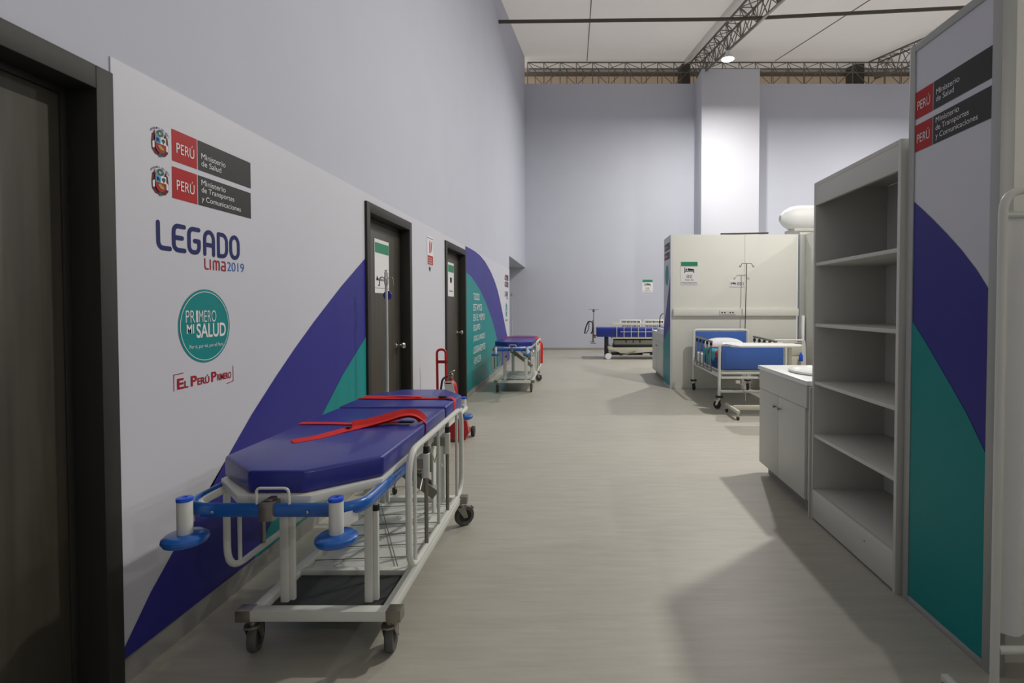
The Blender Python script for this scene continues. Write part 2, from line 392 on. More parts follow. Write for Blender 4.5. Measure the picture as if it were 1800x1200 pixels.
# LEGADO letters as rounded strokes in a unit cell 0..1 x 0..1.25
LEG = {
 'L': [[(0, 1.25)] + [(0, .45)] + arc(.3, .32, .3, .32, 180, 270, 6) + [(.8, 0)]],
 'E': [[(.8, 1.25), (.35, 1.25)] + arc(.32, .92, .32, .33, 90, 180, 6) + [(0, .33)] + arc(.32, .33, .32, .33, 180, 270, 6) + [(.8, 0)], [(0, .64), (.62, .64)]],
 'G': [[(.8, 1.25), (.35, 1.25)] + arc(.32, .92, .32, .33, 90, 180, 6) + [(0, .33)] + arc(.32, .33, .32, .33, 180, 270, 6) + arc(.48, .33, .32, .33, 270, 360, 6) + [(.8, .62), (.45, .62)]],
 'A': [[(0, 0), (0, .8)] + arc(.38, .85, .38, .40, 180, 0, 12) + [(.76, 0)], [(0, .52), (.76, .52)]],
 'D': [[(0, 0), (0, 1.25), (.35, 1.25)] + arc(.35, .85, .42, .40, 90, 0, 6) + arc(.35, .40, .42, .40, 0, -90, 6) + [(0, 0)]],
 'O': [[(0, .4)] + arc(.38, .85, .38, .40, 180, 0, 12) + arc(.38, .40, .38, .40, 0, -180, 12)]}
LIM = {'L': [[(0, 1.0), (0, .2), (.12, 0), (.5, 0)]], 'I': [[(0, 0), (0, .95)]],
 'm': [[(0, 0), (0, .8)] + arc(.22, .72, .22, .2, 150, 0, 5) + [(.44, 0)], [(.44, .72)] + arc(.66, .72, .22, .2, 180, 0, 6) + [(.88, 0)]],
 'a': [[(.1, .9), (.4, .9)] + arc(.4, .7, .2, .2, 90, 0, 4) + [(.6, 0), (.2, 0)] + arc(.2, .22, .2, .22, 270, 90, 6) + [(.6, .44)]]}
def logos(P, du, parent, full=True):
    if full:
        crest(P, du + 2.052, 1.967, parent); crest(P, du + 2.050, 1.818, parent)
    peru_bar(P, du + 2.112, 1.918, 0, ('Ministerio', 'de Salud'), parent)
    peru_bar(P, du + 2.110, 1.770, 0, ('Ministerio', 'de Transportes', 'y Comunicaciones'), parent)
    x = du + 2.035
    for ch, adv in (('L', .078), ('E', .083), ('G', .092), ('A', .087), ('D', .084), ('O', .08)):
        strokes('lettering', LEG[ch], .0092, P, e, 'navy', parent, lambda a, b, x=x: (x + a * .072, 1.566 + b * .077)); x += adv
    x = du + 2.287
    for ch, adv in (('L', .034), ('I', .020), ('m', .052), ('a', .03)):
        strokes('lettering', LIM[ch], .0035, P, e, 'lred', parent, lambda a, b, x=x: (x + a * .042, 1.502 + b * .042)); x += adv
    text('2019', P, du + 2.432, 1.502, .122, .042, e, 'lblue', parent)
    poly('emblem_disc', circ(du + 2.285, 1.255, .1575, 64), P, e, 'teal', parent)
    ring('emblem_ring', du + 2.285, 1.255, .1455, .1485, P, 2 * e, 'white', parent)
    text('PR', P, du + 2.168, 1.272, .052, .05, 2 * e, 'white', parent, bold=-.008)
    text('I', P, du + 2.2265, 1.272, .011, .05, 2 * e, 'white', parent, bold=.02)
    text('MERO', P, du + 2.243, 1.272, .108, .05, 2 * e, 'white', parent, bold=-.008)
    text('MI', P, du + 2.172, 1.226, .042, .038, 2 * e, 'white', parent, bold=.02)
    text('SALUD', P, du + 2.228, 1.205, .185, .062, 2 * e, 'white', parent, bold=.02)
    text('Por ti, por m\u00ed, por el Per\u00fa', P, du + 2.187, 1.158, .205, .020, 2 * e, 'white', parent)
    def sh(u): return (u - 2.1) * .015
    for s, u, wd, h in (('E', 2.117, .036, .044), ('L', 2.156, .022, .030), ('P', 2.192, .036, .044), ('ER\u00da', 2.231, .072, .038), ('P', 2.315, .034, .044), ('RIMERO', 2.353, .095, .030)):
        text(s, P, du + u, 1.004 + sh(u), wd, h, e, 'lred', parent, bold=.03)
    for pts in ([(2.1, 1.002), (2.1, 1.066), (2.150, 1.068)], [(2.462, 1.062), (2.462, .992), (2.415, .986)]):
        strokes('bracket', [pts], .0016, P, e, 'lred', parent, lambda a, b: (du + a, b))
logos(PL, 0, wall_left)
logos(PL, 9.62, wall_left)

# ------------------------------------------------------------------ doors
def door(n, Y, knob=True, handle_y=None, lab=None):
    a, b = Y; g = .004
    fr = M()
    fr.box(WX - .16, WX + .022, a, a + .065, 0, DH + .012).box(WX - .16, WX + .022, b - .065, b, 0, DH + .012).box(WX - .16, WX + .022, a + .065, b - .065, DH - .065, DH + .012)
    fr.box(WX - .16, WX - .075, a + .065, a + .09, 0, DH - .065).box(WX - .16, WX - .075, b - .09, b - .065, 0, DH - .065).box(WX - .16, WX - .075, a + .09, b - .09, DH - .09, DH - .065)
    d = fr.build('door_%d' % n, 'frame_dk', bevel=.003, kind='structure')
    box('door_leaf', WX - .118, WX - .078, a + .092, b - .092, .006, DH - .093, 'leaf', d, .002, label='dark brown wood-grain leaf')
    if knob:
        ky = b - .17
        M().lathe([(.034, 0), (.034, .006), (.012, .012), (.011, .04), (.020, .046), (.030, .058), (.031, .07), (.022, .082), (0, .086)], (WX - .078, ky, .975), (1, 0, 0)).build('door_knob', 'chrome', d, label='round chrome knob')
    return d
door(1, D1, False); door(2, D2); door(3, D3)

# ================================================================== ROOF TRUSSES
def rod(name, a, b, r, m, parent, seg=6): return M().rod(a, b, r, seg).build(name, m, parent)
def slope_truss(X, label):
    t = thing('roof_truss', (X, 11.5, ceil_z(11.5) - .6), label, 'truss', None)
    y0, y1, n = 6.5, 16.4, 18
    A = lambda y: Vector((X - .16, y, ceil_z(y) - .10)); B = lambda y: Vector((X + .16, y, ceil_z(y) - .10)); C = lambda y: Vector((X + .04, y, ceil_z(y) - .60))
    for F in (A, B, C): rod('chord', F(y0), F(y1), .026 if F is not C else .03, 'steel', t, 8)
    for i in range(n + 1):
        y = y0 + (y1 - y0) * i / n; s = (y1 - y0) / n
        rod('strut', A(y), B(y), .011, 'steel', t)
        rod('strut', A(y), C(y), .012, 'steel', t); rod('strut', B(y), C(y), .012, 'steel', t)
        if i < n:
            q = y + s
            rod('diagonal', (A(y) if i % 2 else A(q)), (C(q) if i % 2 else C(y)), .011, 'steel', t)
            rod('diagonal', (B(y) if i % 2 else B(q)), (C(q) if i % 2 else C(y)), .011, 'steel', t)
            rod('diagonal', A(y) if i % 2 else B(y), B(q) if i % 2 else A(q), .010, 'steel', t)
    # truss side behind the far wall, its shade put into a dark plate
    M().prism([(16.75, ceil_z(16.75) - .06), (17.40, ceil_z(17.4) - .06), (17.40, 7.6), (16.75, 7.6)], 'x', X - .36, X - .10).build('leg_shade_plate', 'steel_dk', t, label='dark plate standing in for shade on the truss leg')
    return t
slope_truss(3.62, 'grey steel lattice truss running down the ceiling beside the round lamp')
slope_truss(9.07, 'grey steel lattice truss at far right, partly hidden by the printed panel')
gt = thing('gable_truss', (4, 16.7, 8.1), 'long horizontal lattice truss along the top of the far wall', 'truss')
gx0, gx1, gn = -1.55, 12.45, 28
zt, zb = 8.83, 8.13
for yy, zz in ((16.45, zt), (16.45, zb), (16.85, zt - .02), (16.85, zb), (16.65, zt - .22)):
    rod('chord', (gx0, yy, zz), (gx1, yy, zz), .022, 'steel', gt, 8)
for i in range(gn + 1):
    x = gx0 + (gx1 - gx0) * i / gn; q = x + .5
    rod('strut', (x, 16.45, zt), (x, 16.45, zb), .014, 'steel', gt)
    if i < gn:
        rod('diagonal', (x, 16.45, zb if i % 2 else zt - .22), (q, 16.45, zt - .22 if i % 2 else zb), .012, 'steel', gt)
        rod('diagonal', (x, 16.45, zt - .2 if i % 2 else zt), (q, 16.65 - .2, zt if i % 2 else zt - .2), .011, 'steel', gt)
        rod('strut', (x + .2, 16.85, zt), (x + .2, 16.85, zb), .012, 'steel', gt)
        rod('brace', (x, 16.45, zt), (x + .25, 16.65, zt - .22), .010, 'steel', gt)
tag(M().tube([(WX, 10.9, 7.12), (3.2, 10.72, 7.08), (7.9, 10.35, 7.12), (12.9, 10.2, 7.12)], .036, 8).build('tie_tube', 'steel_dk'), 'long dark steel tube crossing the ceiling below the trusses', 'pipe')

# lamps
def lamp(x, y, z, watts, i):
    lab = 'round white high-bay lamp glowing under the truss above the column' if i == 0 else ('', 'round high-bay lamp above the corridor before the bookcase, outside the picture', 'round high-bay lamp behind the camera, outside the picture', 'unseen round lamp added under the right truss to brighten the far wall', 'unseen round lamp added above the wards to brighten the right side')[i]
    t = thing('ceiling_lamp', (x, y, z), lab, 'lamp')
    M().lathe([(.03, .20), (.05, .19), (.07, .09), (.15, .03), (.155, .0), (.15, .0), (.13, .03)], (x, y, z)).build('lamp_shade', 'enamel', t)
    M().lathe([(0, .012), (.14, .012), (.14, .006), (0, .004)], (x, y, z)).build('lamp_lens', MT['glow'], t)
    rod('hanger', (x, y, z + .19), (x, y, ceil_z(y)), .008, 'steel_dk', t)
    ld = bpy.data.lights.new('lamp_light', 'AREA'); ld.shape = 'DISK'; ld.size = .26; ld.energy = watts; ld.color = LAMP_COL
    lo = bpy.data.objects.new('lamp_light', ld); COL.objects.link(lo); lo.parent = t; lo.location = (0, 0, -.012)
MT['glow'] = mat('lamp_glow', (255, 252, 244), .5, emit=14, noise=0)
for i, (x, y, z, p) in enumerate(LAMPS): lamp(x, y, z, p, i)

# ================================================================== RIGHT PRINTED PANEL (free-standing partition end)
RX = 1.5
pr = thing('wall_right', (RX + .02, 2.15, 0), None, None); pr['kind'] = 'structure'
box('panel_core', RX, RX + .04, 1.93, 2.37, .03, 2.465, 'vinyl', pr)
fr = M().box(RX - .006, RX + .046, 2.37, 2.41, 0, 2.50).box(RX - .006, RX + .046, 1.885, 1.93, 0, 2.50).box(RX - .006, RX + .046, 1.93, 2.37, 2.465, 2.50).box(RX - .006, RX + .046, 1.93, 2.37, 0, .03)
fr.build('panel_frame', 'alu', pr, .002, label='grey aluminium edge frame')
PR = ((RX, 0, 0), (0, -1, 0), (0, 0, 1), (-1, 0, 0))
def R_(pts): return [(-y, z) for y, z in pts]
poly('purple_print', R_([(2.369, 1.805), (2.245, 1.708), (2.160, 1.637), (2.076, 1.562), (1.99, 1.474), (1.931, 1.40), (1.931, .04), (2.369, .04)]), PR, e, 'purple', pr)
poly('teal_print', R_([(2.369, 1.272), (2.28, 1.187), (2.195, 1.099), (2.11, 1.012), (2.03, .926), (1.98, .862), (1.931, .798), (1.931, .032), (2.369, .032)]), PR, 2 * e, 'teal', pr)
for v, lines in ((2.166, ('Ministerio', 'de Salud')), (2.022, ('Ministerio', 'de Transportes', 'y Comunicaciones'))):
    u = -2.369
    rect('logo_square', u, v, u + .112, v + .118, PR, e, 'red', pr)
    rect('logo_bar', u + .117, v, -1.931, v + .118, PR, e, 'char', pr)
    text('PER\u00da', PR, u + .013, v + .036, .084, .048, 2 * e, 'white', pr)
    for s, wd, hh, t in zip(lines, (.135, .105, 0) if len(lines) == 2 else (.135, .188, .235), (.023, .023) if len(lines) == 2 else (.023, .029, .029), (.058, .028) if len(lines) == 2 else (.085, .046, .012)):
        text(s, PR, u + .135, v + t, wd, hh, 2 * e, 'white', pr)
# white wall going off to the right, facing the camera
wr = box('wall_partition', RX + .05, 4.2, 1.96, 2.02, 0, 2.5, 'panel', kind='structure')
M().lathe([(.007, 0), (.007, .004), (0, .006)], (RX + .075, 1.96, 2.13), (0, -1, 0), 10).build('screw', 'brushed', wr)
box('panel_trim', RX + .05, RX + .085, 1.95, 1.96, 0, 2.5, 'counter', wr, .002)

box('wall_near_unseen', 1.25, 4.2, .36, .42, 0, 2.3, 'panel', kind='structure')  # unseen partition, added to keep the rear lamp off the lower printed panel
# ================================================================== WARD PARTITION
wd_ = thing('wall_ward', (2.6, 8.6, 0), None, None); wd_['kind'] = 'structure'
box('panel', 1.535, 3.55, 8.6, 8.66, 0, 2.5, 'panel', wd_, .003)
box('side_panel', 1.50, 1.535, 8.6, 9.25, 0, 2.5, 'vinyl', wd_, .002)
box('corner_post', 3.58, 3.66, 8.55, 8.63, 0, 2.5, 'alu', wd_, .003)
box('side_panel', 3.66, 3.72, 5.2, 8.6, 0, 2.5, 'panel', wd_, .003)
box('back_panel', 1.535, 1.6, 8.66, 9.25, 0, 2.5, 'panel', wd_)
box('seam_strip', 2.705, 2.735, 8.594, 8.6, 0, 2.5, 'panel', wd_, .002)
box('wall_channel', 1.545, 3.57, 8.555, 8.6, 1.185, 1.30, 'panel', wd_, .004, label='white cable channel along the wall')
box('vertical_channel', 3.60, 3.64, 8.49, 8.55, 0, 1.19, 'counter', wd_, .004)
PW = ((0, 8.6, 0), (1, 0, 0), (0, 0, 1), (0, -1, 0))
s_ = box('socket_plate', 2.284, 2.55, 8.546, 8.556, 1.203, 1.272, 'socket', wd_, .002)
for cx in (2.35, 2.48):
    for k in (-1, 1):
        box('socket_hole', cx + k * .022 - .012, cx + k * .022 + .012, 8.5445, 8.5465, 1.226, 1.246, 'char', s_)
PS = ((1.50, 0, 0), (0, -1, 0), (0, 0, 1), (-1, 0, 0))
poly('purple_print', [(-9.24, .5), (-9.24, .95), (-9.1, 1.15), (-8.95, 1.34), (-8.8, 1.52), (-8.7, 1.68), (-8.605, 1.85), (-8.605, .6)], PS, e, 'purple', wd_)
poly('teal_print', [(-9.24, .72), (-8.95, .86), (-8.605, 1.03), (-8.605, .04), (-9.24, .04)], PS, 2 * e, 'teal', wd_)
for v in (2.27, 2.12):
    rect('logo_square', -9.18, v, -9.06, v + .12, PS, e, 'red', wd_); rect('logo_bar', -9.05, v, -8.66, v + .12, PS, e, 'char', wd_)
    text('PER\u00da', PS, -9.17, v + .04, .1, .05, 2 * e, 'white', wd_); text('Ministerio', PS, -9.03, v + .04, .2, .04, 2 * e, 'white', wd_)
poly('emblem_disc', circ(-8.93, 1.86, .17, 40), PS, e, 'teal', wd_)
tag(M().obox((2.32, 8.63, 2.512), (3.09, 8.63, 2.528), .04, .022).build('metal_bar', 'steel_dk'), 'thin dark metal bar lying on top of the white ward wall', 'bar')
# duct behind
box('wall_ward_back', 3.72, 6.5, 8.9, 8.96, 0, 2.6, 'panel', kind='structure')
dk = thing('air_duct', (4.4, 8.93, 2.6), 'white inflated air duct resting on the ward wall behind the bookcase', 'duct')
M().lathe([(0, -.02), (.06, -.02), (.14, .05), (.2, .16), (.225, .3), (.225, 2.6), (0, 2.6)], (3.50, 9.15, 2.845), (1, 0, 0), 28).build('duct_tube', 'duct', dk)
M().box(3.62, 6.2, 8.88, 9.3, 2.60, 2.645).build('duct_cradle', 'melamine', dk)

# ------------------------------------------------------------------ signs
def board(name, P, u0, v0, u1, v1, label, cat, depth=.006, rotm='paper'):
    o, U, V, N = P; c = pl(P, (u0 + u1) / 2, v0, 0)
    t = thing(name, c, label, cat)
    a = [pl(P, x, y, 0) for x, y in ((u0, v0), (u1, v0), (u1, v1), (u0, v1))]; b = [pl(P, x, y, depth) for x, y in ((u0, v0), (u1, v0), (u1, v1), (u0, v1))]
    M().raw(a + b, [(0, 1, 2, 3), (4, 5, 6, 7), (0, 1, 5, 4), (1, 2, 6, 5), (2, 3, 7, 6), (3, 0, 4, 7)]).build('sign_board', rotm, t)
    return t, (pl(P, 0, 0, depth), U, V, N)
def bed_icon(P, u, v, s, parent):
    rect('pictogram', u, v, u + .07 * s, v + .6 * s, P, e, 'black', parent)
    rect('pictogram', u, v + .16 * s, u + s, v + .24 * s, P, e, 'black', parent)
    rect('pictogram', u + .93 * s, v, u + s, v + .3 * s, P, e, 'black', parent)
    poly('pictogram', circ(u + .2 * s, v + .38 * s, .085 * s, 16), P, e, 'black', parent)
    poly('pictogram', [(u + .34 * s, v + .28 * s), (u + .98 * s, v + .28 * s), (u + .98 * s, v + .40 * s), (u + .4 * s, v + .5 * s), (u + .34 * s, v + .48 * s)], P, e, 'black', parent)
def ward_sign(P, u0, v0, u1, v1, num, label, full=True):
    t, Q = board('room_sign', P, u0, v0, u1, v1, label, 'sign'); w_ = u1 - u0; h_ = v1 - v0
    rect('green_header', u0 + .02 * w_, v1 - .2 * h_, u1 - .02 * w_, v1 - .01 * h_, Q, e, 'green', t)
    bed_icon(Q, u0 + .22 * w_, v0 + .5 * h_, w_ * .56, t)
    text(num, Q, u0 + .35 * w_, v0 + .29 * h_, .3 * w_, .13 * h_, e, 'black', t)
    text('Sala de', Q, u0 + .26 * w_, v0 + .175 * h_, .48 * w_, .07 * h_, e, 'black', t)
    text('Hospitalizaci\u00f3n', Q, u0 + .04 * w_, v0 + .03 * h_, .92 * w_, .09 * h_, e, 'black', t)
PW2 = ((0, 8.6, 0), (1, 0, 0), (0, 0, 1), (0, -1, 0)); PF = ((0, 16.2, 0), (1, 0, 0), (0, 0, 1), (0, -1, 0))
ward_sign(PW2, 1.665, 1.69, 1.945, 2.062, '02', 'white sign with green header and black bed symbol reading 02 on the ward wall')
ward_sign(PF, 1.965, 1.74, 2.29, 2.155, '03', 'small white sign with green header and bed symbol reading 03 on the far wall')
t, Q = board('bed_sign', PW2, 2.456, 1.655, 2.703, 1.753, 'small white plate with bed symbol and number 051 on the ward wall', 'sign')
bed_icon(Q, 2.478, 1.684, .085, t); text('051', Q, 2.585, 1.68, .098, .048, e, 'black', t)
PD = ((WX - .078, 0, 0), (0, 1, 0), (0, 0, 1), (1, 0, 0))
t, Q = board('door_sign', PD, 4.402, 1.452, 4.732, 1.905, 'white sign with green header on the nearer of the two doors past the printed wall', 'sign', .004)
rect('green_header', 4.41, 1.79, 4.725, 1.875, Q, e, 'green', t)
text('Residuos', Q, 4.44, 1.555, .2, .03, e, 'black', t); poly('pictogram', [(4.43, 1.56), (4.455, 1.60), (4.48, 1.56)], Q, e, 'black', t); rect('sign_line', 4.402, 1.492, 4.732, 1.495, Q, e, 'black', t)
t, Q = board('door_sign', PD, 6.88, 1.470, 7.2, 1.915, 'white sign with green header and dark emblem on the farther door', 'sign', .004)
rect('green_header', 6.89, 1.79, 7.19, 1.885, Q, e, 'green', t)
poly('pictogram', [(6.98, 1.72), (7.09, 1.72), (7.085, 1.665), (7.04, 1.64), (6.99, 1.665)], Q, e, 'black', t)
text('Almac\u00e9n', Q, 6.95, 1.53, .18, .025, e, 'black', t)
t, Q = board('extinguisher_sign', PL, 5.655, 1.78, 5.882, 2.095, 'white and red fire extinguisher sign on the wall between the two doors', 'sign', .004)
rect('red_field', 5.667, 1.79, 5.872, 1.888, Q, e, 'red', t)
poly('pictogram', [(5.73, 1.915), (5.775, 1.915), (5.775, 2.02), (5.762, 2.05), (5.743, 2.05), (5.73, 2.02)], Q, e, 'red', t)
poly('pictogram', [(5.80, 1.92), (5.83, 1.96), (5.825, 2.03), (5.845, 2.06), (5.81, 2.03), (5.80, 1.98)], Q, e, 'red', t)
rect('sign_border', 5.665, 2.072, 5.874, 2.078, Q, e, 'black', t)
for s, v in (('EXTINTOR', 1.852), ('CONTRA', 1.826), ('INCENDIO', 1.80)): text(s, Q, 5.69, v, .155, .017, 2 * e, 'white', t)
for nm, pts, mm in (('arrow', [(5.735, 1.765), (5.775, 1.765), (5.775, 1.745), (5.79, 1.745), (5.755, 1.712), (5.72, 1.745), (5.735, 1.745)], 'char'),):
    poly('arrow', pts, PL, 2 * e, mm, t)

# ================================================================== CASTOR
def castor(parent, x, y, zt, r, yaw=0, wmat='rubber', hub='rubber_dk', fork='brushed', pedal=True, th=.028, name='castor'):
    c, s = math.cos(yaw), math.sin(yaw); off = r * .55
    def T(a, b, z): return (x + a * c - b * s, y + a * s + b * c, z)     # a along axle, b forward(-) trail
    m = M()
    m.lathe([(.014, zt), (.014, zt - .02), (.03, zt - .022), (.03, zt - .03), (0, zt - .031)][::-1], (x, y, 0), seg=14)
    hz = r
    for k in (-1, 1):
        a = k * (th / 2 + .006)
        P = [T(a, -.02, zt - .028), T(a, .03, zt - .028), T(a, off + .014, hz - .008), T(a, off - .012, hz - .008)]
        P2 = [Vector(p) + Vector((c, s, 0)) * (k * .003) for p in P]
        m.raw(P + P2, [(0, 1, 2, 3), (4, 5, 6, 7), (0, 1, 5, 4), (1, 2, 6, 5), (2, 3, 7, 6), (3, 0, 4, 7)])
    m.obox(T(0, -.022, zt - .03), T(0, .034, zt - .03), th + .018, .005)
    m.rod(T(-th / 2 - .012, off, hz), T(th / 2 + .012, off, hz), .005, 8)
    f = m.build(name, fork, parent)
    ax = (c, s, 0); cc = T(0, off, hz)
    M().lathe([(r * .62, -th / 2), (r * .93, -th / 2), (r, -th / 4), (r, th / 4), (r * .93, th / 2), (r * .62, th / 2), (r * .6, th * .3), (r * .6, -th * .3)], cc, ax, 22).build('wheel', wmat, f)
    M().lathe([(0, -th * .42), (r * .25, -th * .42), (r * .28, -th * .32), (r * .62, -th * .3), (r * .62, th * .3), (r * .28, th * .32), (r * .25, th * .42), (0, th * .42)], cc, ax, 18).build('wheel_hub', hub, f)
    if pedal:
        M().obox(T(0, .03, zt - .035), T(0, .085, zt - .045), .02, .006).rod(T(-.016, .085, zt - .043), T(.016, .085, zt - .043), .006, 8).build('brake_pedal', fork, f)
    return f

# ================================================================== STRETCHER
CX = -0.985
def stretcher(label):
    t = thing('hospital_stretcher', (CX, 2.5, 0), label, 'stretcher', 'blue wheeled stretchers along the left wall')
    X = lambda d: CX + d
    # mattress, two sections with chamfered ends
    A = [(X(-.09), 1.715), (X(.09), 1.715), (X(.285), 1.89), (X(.285), 2.78), (X(-.285), 2.78), (X(-.285), 1.89)]
    B = [(X(.285), 2.795), (X(.285), 3.17), (X(.14), 3.38), (X(-.14), 3.38), (X(-.285), 3.17), (X(-.285), 2.795)]
    M().prism(A, 'z', .728, .803).build('mattress', 'mattress', t, .011, seg=3)
    M().prism(B, 'z', .728, .808).build('mattress', 'mattress', t, .011, seg=3)
    D = [(X(-.12), 1.70), (X(.12), 1.70), (X(.288), 1.872), (X(.288), 3.18), (X(.155), 3.40), (X(-.155), 3.40), (X(-.288), 3.18), (X(-.288), 1.872)]
    M().prism(D, 'z', .700, .727).build('deck', 'enamel', t, .004)
    # tube frame, with blue guard round the foot end
    fz = .690
    loop = fillet([(X(-.30), 1.64, fz), (X(.30), 1.64, fz), (X(.34), 3.43, fz), (X(-.34), 3.43, fz)], .11, 6, True)
    M().tube(fillet([(X(-.272), 1.69, fz), (X(.272), 1.69, fz), (X(.272), 3.43, fz), (X(-.272), 3.43, fz)], .10, 6, True), .014, 10, True).build('rail_frame', 'enamel', t)
    gd = M().tube(fillet([(X(-.286), 2.12, fz), (X(-.286), 1.675, fz), (X(.286), 1.675, fz), (X(.286), 2.12, fz)], .10, 8), .015, 12, ry=.023).build('guard', 'bumper', t, label='glossy blue rubber guard')
    for px, py in ((-.17, 1.657), (.13, 1.657)):
        M().lathe([(.005, 0), (.005, .002), (0, .004)], (X(px), py, fz), (0, -1, 0), 8).build('screw', 'chrome', gd)
    M().box(X(-.022), X(.022), 1.652, 1.70, fz - .03, fz + .03).box(X(-.012), X(.012), 1.665, 1.71, fz + .03, fz + .036).build('latch', 'brushed', t, .003)
    M().tube(fillet([(X(-.038), 1.672, fz + .015), (X(-.038), 1.668, .762), (X(.065), 1.668, .762), (X(.065), 1.672, fz + .015)], .016, 5), .0045, 8).build('handle', 'enamel', t, label='white wire handle loop')
    M().tube(fillet([(X(-.05), 3.445, fz), (X(-.05), 3.45, .765), (X(.05), 3.45, .765), (X(.05), 3.445, fz)], .016, 5), .0045, 8).build('handle', 'enamel', t)
    # corner bumpers
    for sx in (-1, 1):
        for py, sy in ((1.655, -1), (3.44, 1)):
            px = X(sx * .235)
            p = M().lathe([(.0205, 0), (.0215, .004), (.0215, .105), (.0205, .108)], (px, py - .028 * (sy < 0) , .632)).build('bumper_post', 'enamel', t)
            q = py - .028 * (sy < 0)
            M().prism([(px - .004, q + .01), (px + .004, q + .01), (px + sx * .03 + .006, q + .075 * (-sy) ), (px + sx * .03 - .006, q + .075 * (-sy))], 'z', .645, .685).build('bracket', 'enamel', p)
            M().lathe([(.012, 0), (.0225, .0), (.0225, .010), (.019, .012), (.008, .012), (.006, .006)], (px, q, .737), seg=20).build('cap', 'capblue', p)
            M().lathe([(0, .0), (.044, .0), (.058, .005), (.0635, .015), (.062, .024), (.052, .032), (.024, .034), (0, .034)], (px, q, .602), seg=30).build('bumper_disc', 'bumper', p, label='glossy blue rubber disc')
    # base frame
    b = M().box(X(-.31), X(.31), 1.975, 2.02, .145, .185).box(X(-.31), X(.31), 3.17, 3.215, .145, .185)
    b.box(X(-.275), X(-.23), 2.02, 3.17, .147, .183).box(X(.23), X(.275), 2.02, 3.17, .147, .183)
    b.box(X(-.23), X(.23), 2.30, 2.335, .150, .180)
    b.build('base_frame', 'enamel', t, .003)
    for sx in (-1, 1):
        for py in (1.973, 3.168): box('corner_cap', X(sx * .285) - .028, X(sx * .285) + .028, py, py + .05, .143, .188, 'brushed', t, .002)
    box('tray', X(-.23), X(.23), 2.02, 2.30, .150, .158, 'tray', t, .002, label='black tray between the front legs')
    box('shelf', X(-.23), X(.23), 2.335, 3.17, .152, .158, 'enamel', t, .001)
    wv = M()
    for k in range(6): wv.rod((X(-.23), 2.42 + k * .13, .166), (X(.23), 2.46 + k * .13, .166), .0025, 6)
    wv.rod((X(-.12), 2.34, .17), (X(.18), 3.16, .17), .0025, 6).rod((X(.18), 2.34, .17), (X(-.18), 3.1, .17), .0025, 6)
    wv.build('wire_grid', 'greymetal', t, kind='stuff')
    # legs with telescopic collars
    for sx in (-1, 1):
        for py in (2.06, 3.10):
            lx = X(sx * .165)
            l = M().box(lx - .016, lx + .016, py - .016, py + .016, .18, .676).build('leg', 'enamel', t, .004)
            M().box(lx + .016, lx + .034, py - .004, py + .014, .183, .54).build('inner_tube', 'enamel', l, .002)
            M().rod((lx + .025, py + .005, .56), (lx + .025, py + .005, .68), .008).build('inner_tube', 'enamel', l)
            M().lathe([(.012, 0), (.0135, 0), (.0135, .022), (.008, .022), (0, .022)][::-1], (lx + .025, py + .005, .538), seg=14).build('collar', 'rubber_dk', l)
    M().box(X(-.27), X(.27), 2.045, 2.075, .66, .685).box(X(-.27), X(.27), 3.085, 3.115, .66, .685).build('cross_member', 'enamel', t, .003)
    # scissor link, backrest mechanism and gas spring
    M().obox((X(-.23), 2.90, .63), (X(.20), 2.92, .30), .07, .055).build('lift_arm', 'greymetal', t, .003)
    M().box(X(.05), X(.19), 2.97, 3.03, .40, .54).build('gear_box', 'enamel', t, .008)
    M().box(X(.175), X(.187), 2.90, 2.96, .19, .62).build('lift_plate', 'enamel', t, .002)
    M().rod((X(.05), 2.40, .62), (X(.14), 2.95, .42), .014).rod((X(.14), 2.95, .42), (X(.16), 3.05, .40), .007).build('gas_spring', 'brushed', t)
    M().tube(fillet([(X(.24), 2.35, .56), (X(.25), 2.42, .47), (X(.245), 2.50, .52), (X(.24), 2.60, .60), (X(.25), 2.68, .62)], .03, 4), .004, 8).build('release_lever', 'chrome', t)
    M().tube([(X(.24), 2.62, .66), (X(.25), 2.70, .54), (X(.24), 2.78, .56), (X(.25), 2.86, .47)], .004, 8).build('release_lever', 'chrome', t)
    M().box(X(-.23), X(.23), 2.66, 2.70, .62, .65).build('cross_member', 'enamel', t, .003)
    # side rails, folded down
    for sx in (-1, 1):
        rx = X(sx * .345); tz = .785 if sx > 0 else .69
        r = M().tube(fillet([(rx, 1.985, tz), (rx, 1.985, .33), (rx, 2.885, .33), (rx, 2.885, tz)], .10, 6, True), .0125, 10, True).build('side_rail', 'enamel', t)
        for yb, ch in ((2.06, 0), (2.215, 1), (2.41, 0), (2.575, 1), (2.77, 0)):
            if ch:
                M().rod((rx, yb, .34), (rx, yb, tz - .01), .0085).build('rail_bar', 'brushed', r, label='steel guide bar')
                M().lathe([(.016, 0), (.0165, .002), (.0165, .10), (.014, .102)], (rx - sx * .002, yb, tz - .165), seg=14).build('sleeve', 'enamel', r)
                M().rod((rx, yb, tz - .063), (rx, yb, tz - .035), .012).build('sleeve', 'rubber_dk', r, label='black upper collar')
            else:
                M().rod((rx, yb, .335), (rx, yb, tz - .005), .0075).build('rail_bar', 'enamel', r)
        M().box(min(rx, X(sx * .272)), max(rx, X(sx * .272)), 2.20, 2.24, .66, .70).box(min(rx, X(sx * .272)), max(rx, X(sx * .272)), 2.56, 2.60, .66, .70).build('rail_bracket', 'brushed', r)
    for sx, py, yw in ((-1, 2.0, .25), (1, 2.0, .12), (-1, 3.19, 1.0), (1, 3.19, -.95)):
        castor(t, X(sx * .262), py, .145, .061, yw, th=.032)
    return t
